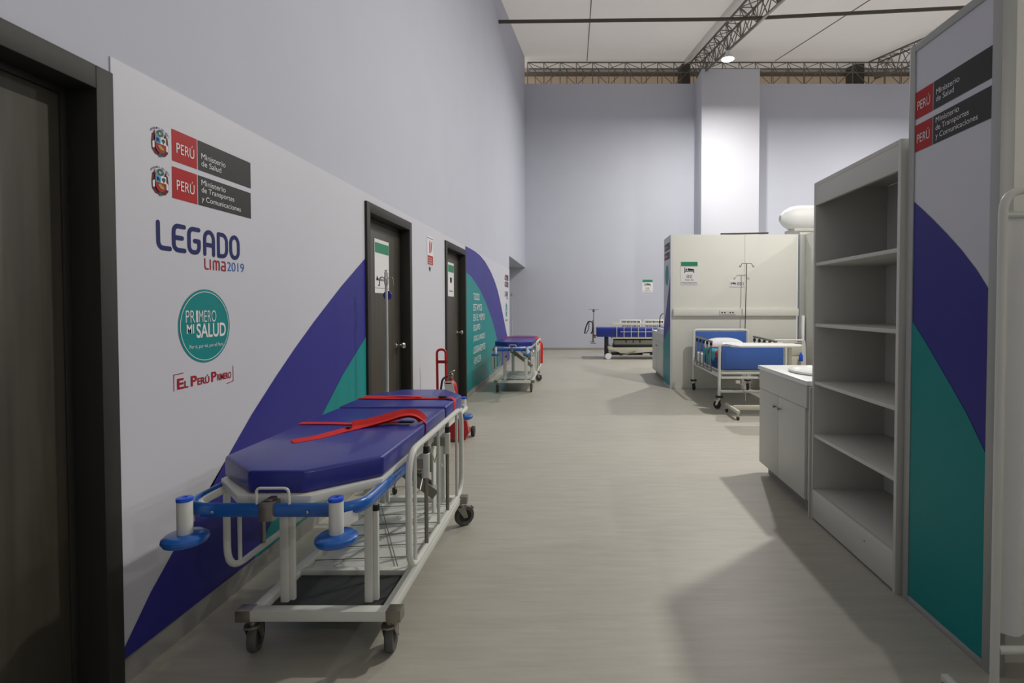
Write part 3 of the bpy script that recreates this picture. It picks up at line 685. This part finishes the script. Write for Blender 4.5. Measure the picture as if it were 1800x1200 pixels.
def ribbon(pts, w_, name, m, parent, thick=.0025, side=None):
    # flat webbing: pts centre line, width direction perpendicular to run and near horizontal
    P = [Vector(p) for p in pts]
    # smooth
    Q = []
    for i in range(len(P) - 1):
        p0 = P[max(0, i - 1)]; p1 = P[i]; p2 = P[i + 1]; p3 = P[min(len(P) - 1, i + 2)]
        for k in range(6):
            t = k / 6; Q.append(.5 * ((2 * p1) + (p2 - p0) * t + (2 * p0 - 5 * p1 + 4 * p2 - p3) * t * t + (3 * p1 - p0 - 3 * p2 + p3) * t ** 3))
    Q.append(P[-1]); n = len(Q); up = Vector(side) if side else None
    V = []; F = []
    for i, p in enumerate(Q):
        d = (Q[min(i + 1, n - 1)] - Q[max(i - 1, 0)]).normalized()
        wv_ = (up - d * up.dot(d)).normalized() if up else d.cross(Vector((0, 0, 1))).normalized()
        nn = d.cross(wv_).normalized() * (thick / 2); a = wv_ * (w_ / 2)
        V += [p - a - nn, p + a - nn, p + a + nn, p - a + nn]
    for i in range(n - 1):
        o = i * 4
        for k in range(4): F.append((o + k, o + (k + 1) % 4, o + 4 + (k + 1) % 4, o + 4 + k))
    F += [(0, 1, 2, 3), ((n - 1) * 4 + 3, (n - 1) * 4 + 2, (n - 1) * 4 + 1, (n - 1) * 4)]
    return M().raw(V, F).build(name, m, parent)
st = stretcher('blue padded wheeled stretcher in the foreground with red straps lying loose on its mattress')
st2 = copy_tree(st); st2.location = (-1.0 + .01, 2.5 + 6.22, 0)
st2['label'] = 'smaller-looking blue stretcher far down the left wall with red straps hanging off its corner'
Y1 = (0, 1, 0)
s1 = ribbon([(-1.128, 2.075, .806), (-1.06, 2.15, .806), (-1.01, 2.25, .808), (-.95, 2.335, .81), (-.87, 2.385, .825), (-.80, 2.42, .842), (-.75, 2.43, .838), (-.708, 2.435, .808), (-.703, 2.435, .78), (-.704, 2.425, .735)], .045, 'strap', 'strap', st, side=(-.25, 1, .1))
ribbon([(-1.0, 2.33, .812), (-.93, 2.365, .818), (-.85, 2.41, .836), (-.79, 2.44, .845), (-.745, 2.44, .838), (-.715, 2.43, .815)], .05, 'strap', 'strap', st, side=(-.1, .75, .65))
ribbon([(-1.27, 2.405, .806), (-1.15, 2.405, .806), (-1.03, 2.395, .806), (-.93, 2.385, .812), (-.84, 2.40, .812), (-.77, 2.41, .812)], .038, 'strap', 'strap', st, side=Y1)
M().box(-.81, -.745, 2.375, 2.40, .812, .82).build('buckle', 'rubber_dk', s1, .002)
M().box(-1.005, -.985, 2.275, 2.30, .812, .818).build('buckle', 'rubber_dk', s1, .002)
s2 = ribbon([(-1.262, 3.04, .812), (-1.15, 3.03, .812), (-1.03, 3.02, .812), (-.9, 3.025, .812), (-.78, 3.03, .812), (-.735, 3.02, .818), (-.708, 3.0, .808), (-.70, 2.985, .785), (-.70, 2.975, .735)], .04, 'strap', 'strap', st, side=Y1)
ribbon([(-1.25, 3.09, .812), (-1.12, 3.07, .814), (-1.0, 3.05, .822), (-.9, 3.04, .816)], .035, 'strap', 'strap', st, side=Y1)
M().box(-.80, -.755, 3.02, 3.05, .815, .824).build('buckle', 'rubber_dk', s2, .002)
# straps of the far stretcher
s3 = ribbon([(-1.27, 9.15, .81), (-1.0, 9.15, .812), (-.76, 9.15, .812), (-.70, 9.13, .80), (-.675, 9.1, .74), (-.655, 9.05, .68), (-.62, 9.0, .62)], .04, 'strap', 'strap', st2, side=Y1)
ribbon([(-.73, 8.9, .811), (-.69, 8.9, .80), (-.66, 8.88, .76), (-.612, 8.86, .70), (-.612, 8.86, .48), (-.612, 8.87, .38)], .05, 'strap', 'strap', st2, side=(.75, .6, 0))
ribbon([(-1.27, 8.62, .808), (-1.0, 8.62, .809), (-.72, 8.62, .808)], .035, 'strap', 'strap', st2, side=Y1)

# ================================================================== FIRE EXTINGUISHER ON ITS TROLLEY
ex = thing('fire_extinguisher', (-1.24, 5.30, 0), 'red wheeled fire extinguisher with tall looped handle and white tag between the doors', 'extinguisher')
M().lathe([(0, .10), (.055, .10), (.062, .12), (.062, .52), (.05, .57), (.024, .60), (.022, .62), (0, .62)], (-1.27, 5.28, 0), seg=26).build('cylinder', 'exred', ex)
M().prism([(-1.33, .02), (-1.11, .02), (-1.075, .10), (-1.12, .30), (-1.31, .30), (-1.35, .10)], 'y', 5.18, 5.24).build('trolley_skirt', 'exred', ex, .004)
M().box(-1.34, -1.10, 5.20, 5.42, .055, .10).build('trolley_base', 'exred', ex, .004)
M().tube(fillet([(-1.435, 5.40, .07), (-1.435, 5.37, .90), (-1.345, 5.37, .90), (-1.345, 5.40, .07)], .05, 6), .013, 10).box(-1.435, -1.345, 5.36, 5.375, .76, .79).box(-1.435, -1.345, 5.355, 5.375, .36, .44).build('trolley_handle', 'exred', ex)
M().rod((-1.36, 5.36, .775), (-1.32, 5.32, .775), .004, 6).rod((-1.32, 5.32, .775), (-1.31, 5.31, .79), .004, 6).build('hose_hook', 'char', ex)
M().lathe([(.018, .60), (.022, .62), (.022, .66), (.012, .67), (0, .67)], (-1.27, 5.28, 0), seg=14).obox((-1.285, 5.28, .675), (-1.225, 5.22, .705), .02, .012).obox((-1.285, 5.28, .66), (-1.235, 5.22, .655), .02, .01).rod((-1.27, 5.28, .64), (-1.30, 5.24, .645), .012).build('valve', 'brushed', ex)
M().tube(fillet([(-1.30, 5.24, .645), (-1.34, 5.21, .62), (-1.355, 5.20, .5), (-1.345, 5.20, .3)], .05, 5), .011, 8).build('hose', 'rubber_dk', ex)
tg = M().raw([(-1.32, 5.185, .60), (-1.235, 5.185, .605), (-1.205, 5.175, .48), (-1.295, 5.175, .47), (-1.32, 5.188, .60), (-1.235, 5.188, .605), (-1.205, 5.178, .48), (-1.295, 5.178, .47)], [(0, 1, 2, 3), (4, 5, 6, 7), (0, 1, 5, 4), (1, 2, 6, 5), (2, 3, 7, 6), (3, 0, 4, 7)]).build('tag', 'paper', ex, label='white paper tag')
box('tag_print', -1.305, -1.245, 5.1825, 5.1845, .578, .588, 'black', tg)
box('label_plate', -1.31, -1.215, 5.205, 5.215, .34, .50, 'paper', ex)
for s in (-1, 1): M().lathe([(0, -.015), (.05, -.015), (.055, 0), (.05, .015), (0, .015)], (-1.22 + s * .14, 5.42, .055), (1, 0, 0), 18).build('wheel', 'rubber_dk', ex)

# ================================================================== IV STANDS
def iv_stand(x, y, top, label, hooks=4, knob='mattress', basez=.0):
    t = thing('drip_stand', (x, y, 0), label, 'drip stand')
    M().rod((x, y, .10), (x, y, .95), .0125).build('outer_tube', 'satin', t)
    M().rod((x, y, .95), (x, y, top), .0105).build('pole', 'satin', t)
    hk = M(); hk.lathe([(.008, -.02), (.014, -.015), (.014, .07), (.008, .085), (0, .09)], (x, y, top - .09), seg=12)
    hk.build('hook_sleeve', 'chrome', t)
    for k in range(hooks):
        a = k * 2 * math.pi / hooks + .35
        dx, dy = math.cos(a), math.sin(a)
        M().tube(fillet([(x, y, top - .07), (x + dx * .03, y + dy * .03, top - .05), (x + dx * .045, y + dy * .045, top - .06), (x + dx * .048, y + dy * .048, top - .12), (x + dx * .056, y + dy * .056, top - .11)], .015, 3), .0035, 6).build('hook', 'brushed', t)
    M().lathe([(.02, .085), (.032, .09), (.032, .11), (.02, .125), (0, .125)], (x, y, 0), seg=16).build('hub', 'rubber_dk', t)
    for k in range(5):
        a = k * 2 * math.pi / 5 + .3; dx, dy = math.cos(a), math.sin(a)
        L = M().obox((x + dx * .02, y + dy * .02, .10), (x + dx * .17, y + dy * .17, .085), .022, .018).build('foot', 'brushed', t)
        M().lathe([(0, -.012), (.022, -.012), (.027, 0), (.022, .012), (0, .012)], (x + dx * .165, y + dy * .165, .0275), (-dy, dx, 0), 14).build('wheel', 'rubber_dk', L)
        M().rod((x + dx * .165, y + dy * .165, .035), (x + dx * .165, y + dy * .165, .085), .007, 8).build('stem', 'brushed', L)
    return t
iv = iv_stand(-1.40, 3.87, 1.605, 'thin chrome drip stand with hooks in front of the first far door', 4)
M().lathe([(0, -.008), (.03, -.008), (.034, 0), (.03, .008), (0, .008)], (-1.40, 3.895, 1.42), (0, 1, 0), 20).build('height_knob', 'matt2', iv, label='dark blue round knob')
iv_stand(-1.78, 14.2, 1.72, 'distant drip stand half hidden inside the wall recess', 4)

# ================================================================== FAR EMERGENCY BED
fb = thing('transfer_bed', (1.4, 13.6, 0), 'far blue emergency bed with cream base standing by the end wall', 'bed')
Yf, Yb = 13.25, 13.95
M().box(.47, 2.55, Yf, Yb, .57, .80).build('mattress', 'matt2', fb, .02, seg=3)
M().box(1.03, 1.04, Yf - .004, Yf + .01, .58, .79).build('seam', 'navy', fb)
M().box(.86, 2.5, Yf + .02, Yb - .02, .52, .565).build('deck', 'enamel2', fb, .005)
M().prism([(.74, .33), (.82, .34), (.90, .30), (2.3, .31), (2.40, .2), (1.9, .19), (1.35, .15), (1.08, .15), (.95, .21), (.76, .24)], 'y', Yf + .05, Yb - .05).build('base_cover', 'enamel2', fb, .02)
M().box(.86, 2.4, Yf + .12, Yb - .1, .10, .145).box(.9, 2.35, Yf + .12, Yb - .1, .30, .37).build('chassis_shade', 'rubber_dk', fb, .004)  # base frame in black, with the shade under the bed put into its colour
M().box(.92, 2.4, Yf + .10, Yb - .1, .37, .49).build('drawer_box', 'greymetal', fb, .01)
for xx in (1.2, 1.38, 1.55): box('catch', xx, xx + .03, Yf + .09, Yf + .105, .42, .5, 'rubber_dk', fb)
for xx in (.72, 2.32):
    for yy in (Yf + .08, Yb - .12):
        box('leg', xx - .03, xx + .05, yy, yy + .05, .10, .56, 'rubber_dk', fb, .004)
for xx in (.76, 2.38):
    for yy in (Yf + .04, Yb - .06):
        M().lathe([(0, -.02), (.045, -.02), (.075, -.014), (.08, 0), (.075, .014), (.045, .02), (0, .02)], (xx, yy, .08), (0, 1, 0), 22).build('wheel', 'counter', fb)
M().obox((1.05, Yf + .02, .09), (1.45, Yf + .02, .20), .012, .03).build('pedal', 'brushed', fb)
box('pedal', 1.62, 1.8, Yf - .01, Yf + .04, .125, .15, 'counter', fb, .003)
for yy, nm in ((Yf - .03, 0), (Yb + .03, 1)):
    r = M().tube(fillet([(.86, yy, .86), (.88, yy, .885), (2.45, yy, .885), (2.47, yy, .86)], .02, 3), .014, 8).build('side_rail', 'enamel2', fb)
    for k in range(9): M().rod((.97 + k * .18, yy, .55), (.97 + k * .18, yy, .88), .008, 8).build('rail_post', 'enamel', r)
    M().rod((1.06, yy, .70), (2.42, yy, .70), .005, 6).build('rail_bar', 'enamel', r)
M().tube(fillet([(.47, 13.5, .60), (.40, 13.5, .60), (.40, 13.5, 1.24)], .02, 3), .012, 8).rod((.385, 13.5, .42), (.385, 13.5, .98), .02).build('drip_pole', 'brushed', fb)
M().lathe([(.03, 0), (.034, .02), (.02, .05), (.01, .07), (0, .07)][::-1], (.40, 13.5, 1.20), seg=12).rod((.27, 13.5, 1.255), (.53, 13.5, 1.255), .004, 6).rod((.40, 13.37, 1.255), (.40, 13.63, 1.255), .004, 6).build('pole_head', 'steel_dk', fb)
M().tube(fillet([(.17, 13.48, .64), (.19, 13.48, .78), (.27, 13.48, .97), (.38, 13.48, .93), (.37, 13.48, .70), (.33, 13.48, .64)], .06, 5), .016, 8).tube(fillet([(.28, 13.46, .95), (.27, 13.46, .75), (.20, 13.46, .64)], .05, 4), .010, 8).build('hanging_strap', 'rubber_dk', fb, label='black strap hanging from the pole')
M().rod((.30, 13.5, .44), (.42, 13.5, .44), .008, 6).rod((.32, 13.5, .395), (.46, 13.5, .395), .01, 6).box(.40, .46, 13.47, 13.53, .53, .59).build('pole_clamp', 'brushed', fb)
# white slotted side boards of a bed further back
ob = thing('spare_bed', (1.8, 15.0, 0), 'white slotted bed sides standing behind the blue emergency bed', 'bed')
for x0, x1 in ((1.20, 1.78), (1.86, 2.44)):
    for z0, z1 in ((.81, .96),):
        q = M().box(x0, x1, 14.98, 15.02, z1 - .035, z1).box(x0, x1, 14.98, 15.02, z0 - .17, z0 - .14).box(x0, x0 + .03, 14.98, 15.02, z0 - .14, z1 - .035).box(x1 - .03, x1, 14.98, 15.02, z0 - .14, z1 - .035).box(x0 + .03, x1 - .03, 14.98, 15.02, .80, .835)
        f = q.build('side_board', 'counter', ob, .002)
        for k in range(12):
            for a, b_ in ((.835, z1 - .035), (.67, .80)):
                box('slat', x0 + .05 + k * (x1 - x0 - .1) / 12, x0 + .05 + k * (x1 - x0 - .1) / 12 + .014, 14.985, 15.015, a, b_, 'counter', f)
        box('back_plate', x0 + .03, x1 - .03, 15.005, 15.015, .67, z1 - .035, 'char', f)
box('bed_deck', 1.15, 2.5, 14.98, 15.8, .56, .64, 'enamel', ob, .01)
for xx in (1.2, 2.42):
    for yy in (15.0, 15.72): M().rod((xx, yy, .1), (xx, yy, .56), .02).lathe([(0, -.015), (.045, -.015), (.05, 0), (.045, .015), (0, .015)], (xx, yy, .05), (0, 1, 0), 14).build('leg', 'enamel', ob)

# ================================================================== SINK UNITS
def sink_unit(x0, y0, y1, label, near=True, depth=.55):
    t = thing('sink_cabinet', (x0 + depth / 2, (y0 + y1) / 2, 0), label, 'cabinet')
    x1 = x0 + depth; H = .865
    c = M().box(x0 + .022, x1, y0 + .012, y1, .085, H - .04)
    c.build('carcass', 'melamine', t, .002)
    box('toe_kick', x0 + .07, x1, y0 + .02, y1 - .02, 0, .085, 'skirt', t)
    box('side_panel', x0 + .02, x1, y0, y0 + .012, .0, H - .03, 'melamine', t, .001)
    box('counter_top', x0 - .01, x1, y0 - .01, y1 + .012, H - .030, H, 'counter', t, .003)
    box('apron', x0, x0 + .022, y0 + .02, y1, .685, H - .032, 'melamine', t, .0015)
    ym = (y0 + y1) / 2 + .05
    d1 = box('door', x0 + .002, x0 + .022, y0 + .045, ym - .002, .09, .682, 'melamine', t, .0015)
    d2 = box('door', x0 + .002, x0 + .022, ym + .002, y1 - .002, .09, .682, 'melamine', t, .0015)
    for d, yy in ((d1, ym - .05), (d2, ym + .04)):
        M().lathe([(.004, 0), (.005, .012), (.012, .017), (.013, .023), (.006, .027), (0, .027)], (x0 + .002, yy, .60), (-1, 0, 0), 14).build('knob', 'brushed', d)
    bx, by = x0 + .28, (y0 + y1) / 2 - .03
    q = M(); n = 36
    prof = [(1.0, 0.0), (1.03, .010), (1.0, .020), (.93, .022), (.88, .012), (.80, -.02), (.55, -.06), (.0, -.075)]
    V = []; F = []
    for s, h in prof[:-1]:
        for k in range(n):
            a = 2 * math.pi * k / n; V.append((bx + .21 * s * math.cos(a), by + .26 * s * math.sin(a), H + h if h >= 0 or True else H))
    V.append((bx, by, H + .004)); 
    for i in range(len(prof) - 2):
        for k in range(n): F.append((i * n + k, i * n + (k + 1) % n, (i + 1) * n + (k + 1) % n, (i + 1) * n + k))
    # basin bowl kept above the counter so the counter can stay solid
    V2 = []
    for j, (s, h) in enumerate(prof[:-1]):
        for k in range(n):
            x, y, z = V[j * n + k]; V2.append((x, y, max(z, H + .003)))
    V2.append((bx, by, H + .002))
    for k in range(n): F.append(((len(prof) - 2) * n + k, (len(prof) - 2) * n + (k + 1) % n, len(V2) - 1))
    q.raw(V2, F).build('basin', 'ceramic', t, closedfix=True)
    return t, bx, by, H
t, bx, by, H = sink_unit(1.462, 3.352, 4.25, 'white sink cabinet with two doors and small knobs next to the empty bookcase')
M().tube(fillet([(bx + .21, by, H), (bx + .21, by, H + .22), (bx + .08, by, H + .24), (bx + .07, by, H + .19)], .04, 5), .01, 8).build('tap', 'chrome', t)
t, bx, by, H = sink_unit(1.50, 9.30, 10.66, 'farther white cabinet with a gooseneck tap behind the ward wall', depth=.5)
M().tube(fillet([(1.545, 9.99, H), (1.545, 9.99, H + .25), (1.575, 9.99, H + .32), (1.61, 9.97, H + .34)], .05, 5), .009, 8).build('tap', 'steel_dk', t)
box('splash_shelf', 1.49, 1.53, 9.26, 9.98, H, H + .075, 'counter', t, .002)

# ================================================================== BOOKCASE
bc = thing('bookcase', (1.70, 2.88, 0), 'tall empty white bookcase with open shelves beside the printed panel', 'bookcase')
bx0, bx1, by0, by1, bh = 1.475, 1.93, 2.432, 3.322, 2.105
box('side_panel', bx0, bx1, by1 - .022, by1, 0, bh, 'melamine', bc, .001)
box('side_panel', bx0, bx1, by0, by0 + .022, 0, bh, 'melamine', bc, .001)
box('back_panel', bx1 - .01, bx1 - .002, by0 + .022, by1 - .022, .0, bh - .022, 'melamine', bc)
box('top_panel', bx0, bx1 - .01, by0 + .022, by1 - .022, bh - .022, bh, 'melamine', bc, .001)
box('header_board', bx0 + .001, bx0 + .02, by0 + .022, by1 - .022, 1.965, bh - .022, 'melamine', bc, .001)
for z in (1.60, 1.222, .862, .53): box('shelf', bx0 + .006, bx1 - .01, by0 + .022, by1 - .022, z - .01, z + .01, 'melamine', bc, .001)
box('shelf', bx0 + .02, bx1 - .01, by0 + .022, by1 - .022, .168, .19, 'melamine', bc, .001)
kb = box('kick_board', bx0 + .001, bx0 + .02, by0 + .022, by1 - .022, .012, .19, 'melamine', bc, .001)
M().lathe([(.004, 0), (.004, .001), (0, .0015)], (bx0 + .001, 2.70, .13), (-1, 0, 0), 8).build('screw', 'char', kb)

fs_ = box('filler_post', 1.462, 1.50, 3.3235, 3.333, 0, .83, 'melamine', bc)
box('hinge_post', 1.535, 1.575, 2.412, 2.430, 0, 1.225, 'panel', bc)

# ================================================================== WARD BED
hb = thing('hospital_bed', (2.25, 7.6, 0), 'white metal hospital bed with blue end boards and a white pillow inside the ward', 'bed')
yh, yf = 8.40, 6.87; xl, xr = 1.84, 2.70
def endframe(y, top, bot, boardz):
    M().tube(fillet([(xl, y, bot), (xl, y, top), (xr, y, top), (xr, y, bot)], .06, 5), .02, 10).build('end_frame', 'enamel', hb)
    M().box(xl + .03, xr - .03, y - .012, y + .012, boardz, top - .025).build('end_board', 'hbblue', hb, .004, label='blue laminate board')
endframe(yh, .965, .15, .50); endframe(yf, .845, .15, .52)
M().box(xl + .07, xr - .1, yf - .016, yf - .012, .52, .76).build('board_panel', 'hbblue', hb, .003)
M().box(xl + .02, xr - .02, yf - .015, yf + .015, .455, .485).box(xl + .02, xr - .02, yf - .015, yf + .015, .395, .425).box(xl + .02, xr - .02, yf - .015, yf + .015, .215, .245).build('cross_rail', 'enamel', hb, .003)
M().box(xl - .01, xl + .03, yf, yh, .41, .46).box(xr - .03, xr + .01, yf, yh, .41, .46).box(xl, xr, yh - .015, yh + .015, .41, .46).build('bed_frame', 'enamel', hb, .004)
M().box(xl + .03, xr - .03, yf + .04, yh - .04, .47, .625).build('mattress', 'pillow', hb, .03, seg=4)
# quilt side drape seen through rail
M().box(xl + .016, xr - .016, yf + .03, yf + .95, .485, .745).build('quilt', 'cover', hb, .05, seg=4, label='bright teal, blue and red patterned quilt')
# pillow
q = M(); bmesh.ops.create_uvsphere(q.b, u_segments=28, v_segments=16, radius=1)
for v in q.b.verts:
    x, y, z = v.co
    sx_ = math.copysign(abs(x) ** .6, x); sy_ = math.copysign(abs(y) ** .6, y)
    v.co = Vector((2.24 + sx_ * .30, 8.13 + sy_ * .19, (.745) + z * .11 * (1 - .25 * (x * x))))
q.build('pillow', 'pillow', hb)
for rx in (xl - .012, xr + .012):
    r = M().rod((rx, 7.22, .855), (rx, 8.16, .872), .015, 8).build('side_rail', 'brushed', hb)
    for k in range(5):
        yy = 7.26 + k * .215
        M().obox((rx, yy, .44), (rx, yy + .0, .855), .012, .026, up=(0, 1, 0)).build('rail_post', 'brushed', r)
        box('rail_joint', rx - .014, rx + .014, yy - .02, yy + .02, .80, .845, 'rubber_dk', r)
    M().rod((rx, 7.22, .45), (rx, 8.16, .45), .010, 8).build('rail_bar', 'brushed', r)
cr = M().tube([(2.08, yf - .02, .36), (2.13, yf - .06, .30), (2.16, yf - .07, .20), (2.155, yf - .08, .11)], .008, 8).box(2.05, 2.10, yf - .04, yf, .34, .38).build('crank', 'chrome', hb)
M().box(2.34, 2.5, yf - .03, yf + .02, .43, .445).build('crank', 'brushed', hb, .003)
for xx in (xl, xr):
    for yy, yw in ((yf, .7), (yh, -.5)):
        box('leg_socket', xx - .045, xx + .045, yy - .03, yy + .03, .15, .175, 'rubber_dk', hb, .004)
        castor(hb, xx, yy, .150, .055, yw, 'rubber_dk', 'rubber', 'chrome', yy > 8 or xx < 2, name='castor')
dp = hb
M().rod((2.665, 8.455, .45), (2.69, 8.455, 2.02), .007, 8).build('drip_pole', 'steel_dk', dp)
M().tube(fillet([(2.58, 8.455, 1.99), (2.575, 8.455, 1.965), (2.595, 8.455, 1.965), (2.61, 8.455, 2.02), (2.77, 8.455, 2.02), (2.79, 8.455, 1.965), (2.81, 8.455, 1.965), (2.805, 8.455, 1.99)], .015, 3), .005, 6).build('hook', 'steel_dk', dp)
# over-bed table
ot = thing('overbed_table', (2.2, 6.45, 0), 'cream wheeled over-bed table standing at the foot of the ward bed', 'table')
M().prism([(1.86, 6.40), (1.93, 6.32), (2.66, 6.32), (2.72, 6.40), (2.72, 6.68), (1.86, 6.68)], 'z', .845, .872).build('table_top', 'counter', ot, .006)
M().box(2.56, 2.60, 6.42, 6.46, .10, .845).build('column', 'enamel2', ot, .003)
M().box(1.90, 2.66, 6.42, 6.46, .075, .13).build('base_bar', 'enamel2', ot, .004)
for xx in (1.88, 2.64):
    f = M().obox((xx, 6.17, .10), (xx, 6.68, .10), .04, .035).build('base_foot', 'enamel2', ot, .004)
    for yy in (6.19, 6.66):
        M().rod((xx, yy, .045), (xx, yy, .09), .014).build('stem', 'enamel2', f)
        M().lathe([(0, -.014), (.020, -.014), (.024, 0), (.020, .014), (0, .014)], (xx, yy, .024), (1, 0, 0), 14).build('wheel', 'rubber_dk', f)
# bedside locker
lk = thing('bedside_locker', (3.2, 8.2, 0), 'cream bedside locker with white rail beyond the foot of the ward bed', 'locker')
box('body', 2.90, 3.38, 7.95, 8.38, .08, .79, 'enamel2', lk, .005)
M().tube(fillet([(2.95, 7.93, .79), (2.95, 7.93, .83), (3.40, 7.93, .83), (3.42, 7.93, .10)], .05, 5), .013, 8).build('rail', 'counter', lk)
for a, b_ in ((.60, .775), (.36, .59), (.10, .35)):
    d = box('drawer', 2.915, 3.365, 7.938, 7.95, a, b_, 'enamel2', lk, .003)
    M().rod((3.10, 7.93, (a + b_) / 2), (3.18, 7.93, (a + b_) / 2), .006, 8).build('handle', 'brushed', d)
for xx in (2.94, 3.34):
    for yy in (7.99, 8.34): M().box(xx - .02, xx + .02, yy - .02, yy + .02, 0, .08).build('foot', 'rubber_dk', lk)
bt = tag(M().lathe([(.001, 0), (.026, 0), (.03, .01), (.028, .08), (.014, .11), (.008, .13), (0, .13)], (3.33, 7.885, .52), (0, 0, 1), 16).build('spray_cap', 'capblue', lk), 'blue bottle hung on the locker front')
bt.name = 'hand_gel_bottle'
# ================================================================== PRIVACY SCREEN
ps = thing('privacy_screen', (1.9, 1.6, 0), 'white tube-framed privacy screen with pale curtain at the right edge', 'screen')
M().tube(fillet([(1.280, 1.6, .03), (1.280, 1.6, 1.690), (2.30, 1.6, 1.690), (2.30, 1.6, .03)], .07, 6), .0125, 12).build('frame', 'enamel', ps)
M().rod((1.29, 1.6, .285), (2.29, 1.6, .285), .0125, 12).build('cross_bar', 'enamel', ps)
M().rod((1.29, 1.6, 1.615), (2.29, 1.6, 1.615), .007, 10).build('curtain_rod', 'enamel', ps)
q = M(); nx = 120; zs = [1.628, 1.612, 1.59, 1.45, 1.0, .6, .33]; V = []; F = []
for j, z in enumerate(zs):
    am = .004 if j < 3 else .012
    for i in range(nx + 1):
        x = 1.297 + i * .99 / nx
        V.append((x, 1.6 + (.010 if j < 2 else 0) + am * math.sin(i * .55 + .3 * j) + am * .5 * math.sin(i * .23 + 1), z))
for j in range(len(zs) - 1):
    for i in range(nx): F.append((j * (nx + 1) + i, j * (nx + 1) + i + 1, (j + 1) * (nx + 1) + i + 1, (j + 1) * (nx + 1) + i))
q.raw(V, F).build('curtain', 'curtain', ps, closedfix=False)
for xx in (1.280, 2.30):
    M().obox((xx, 1.38, .045), (xx, 1.82, .045), .025, .025).build('foot', 'enamel', ps, .003)
    for yy in (1.40, 1.80): M().lathe([(0, -.01), (.018, -.01), (.02, 0), (.018, .01), (0, .01)], (xx, yy, .02), (1, 0, 0), 12).build('wheel', 'rubber_dk', ps)

for o in bpy.data.objects:
    if o.type == 'MESH' and not o.data.materials: o.data.materials.append(MT['enamel'])
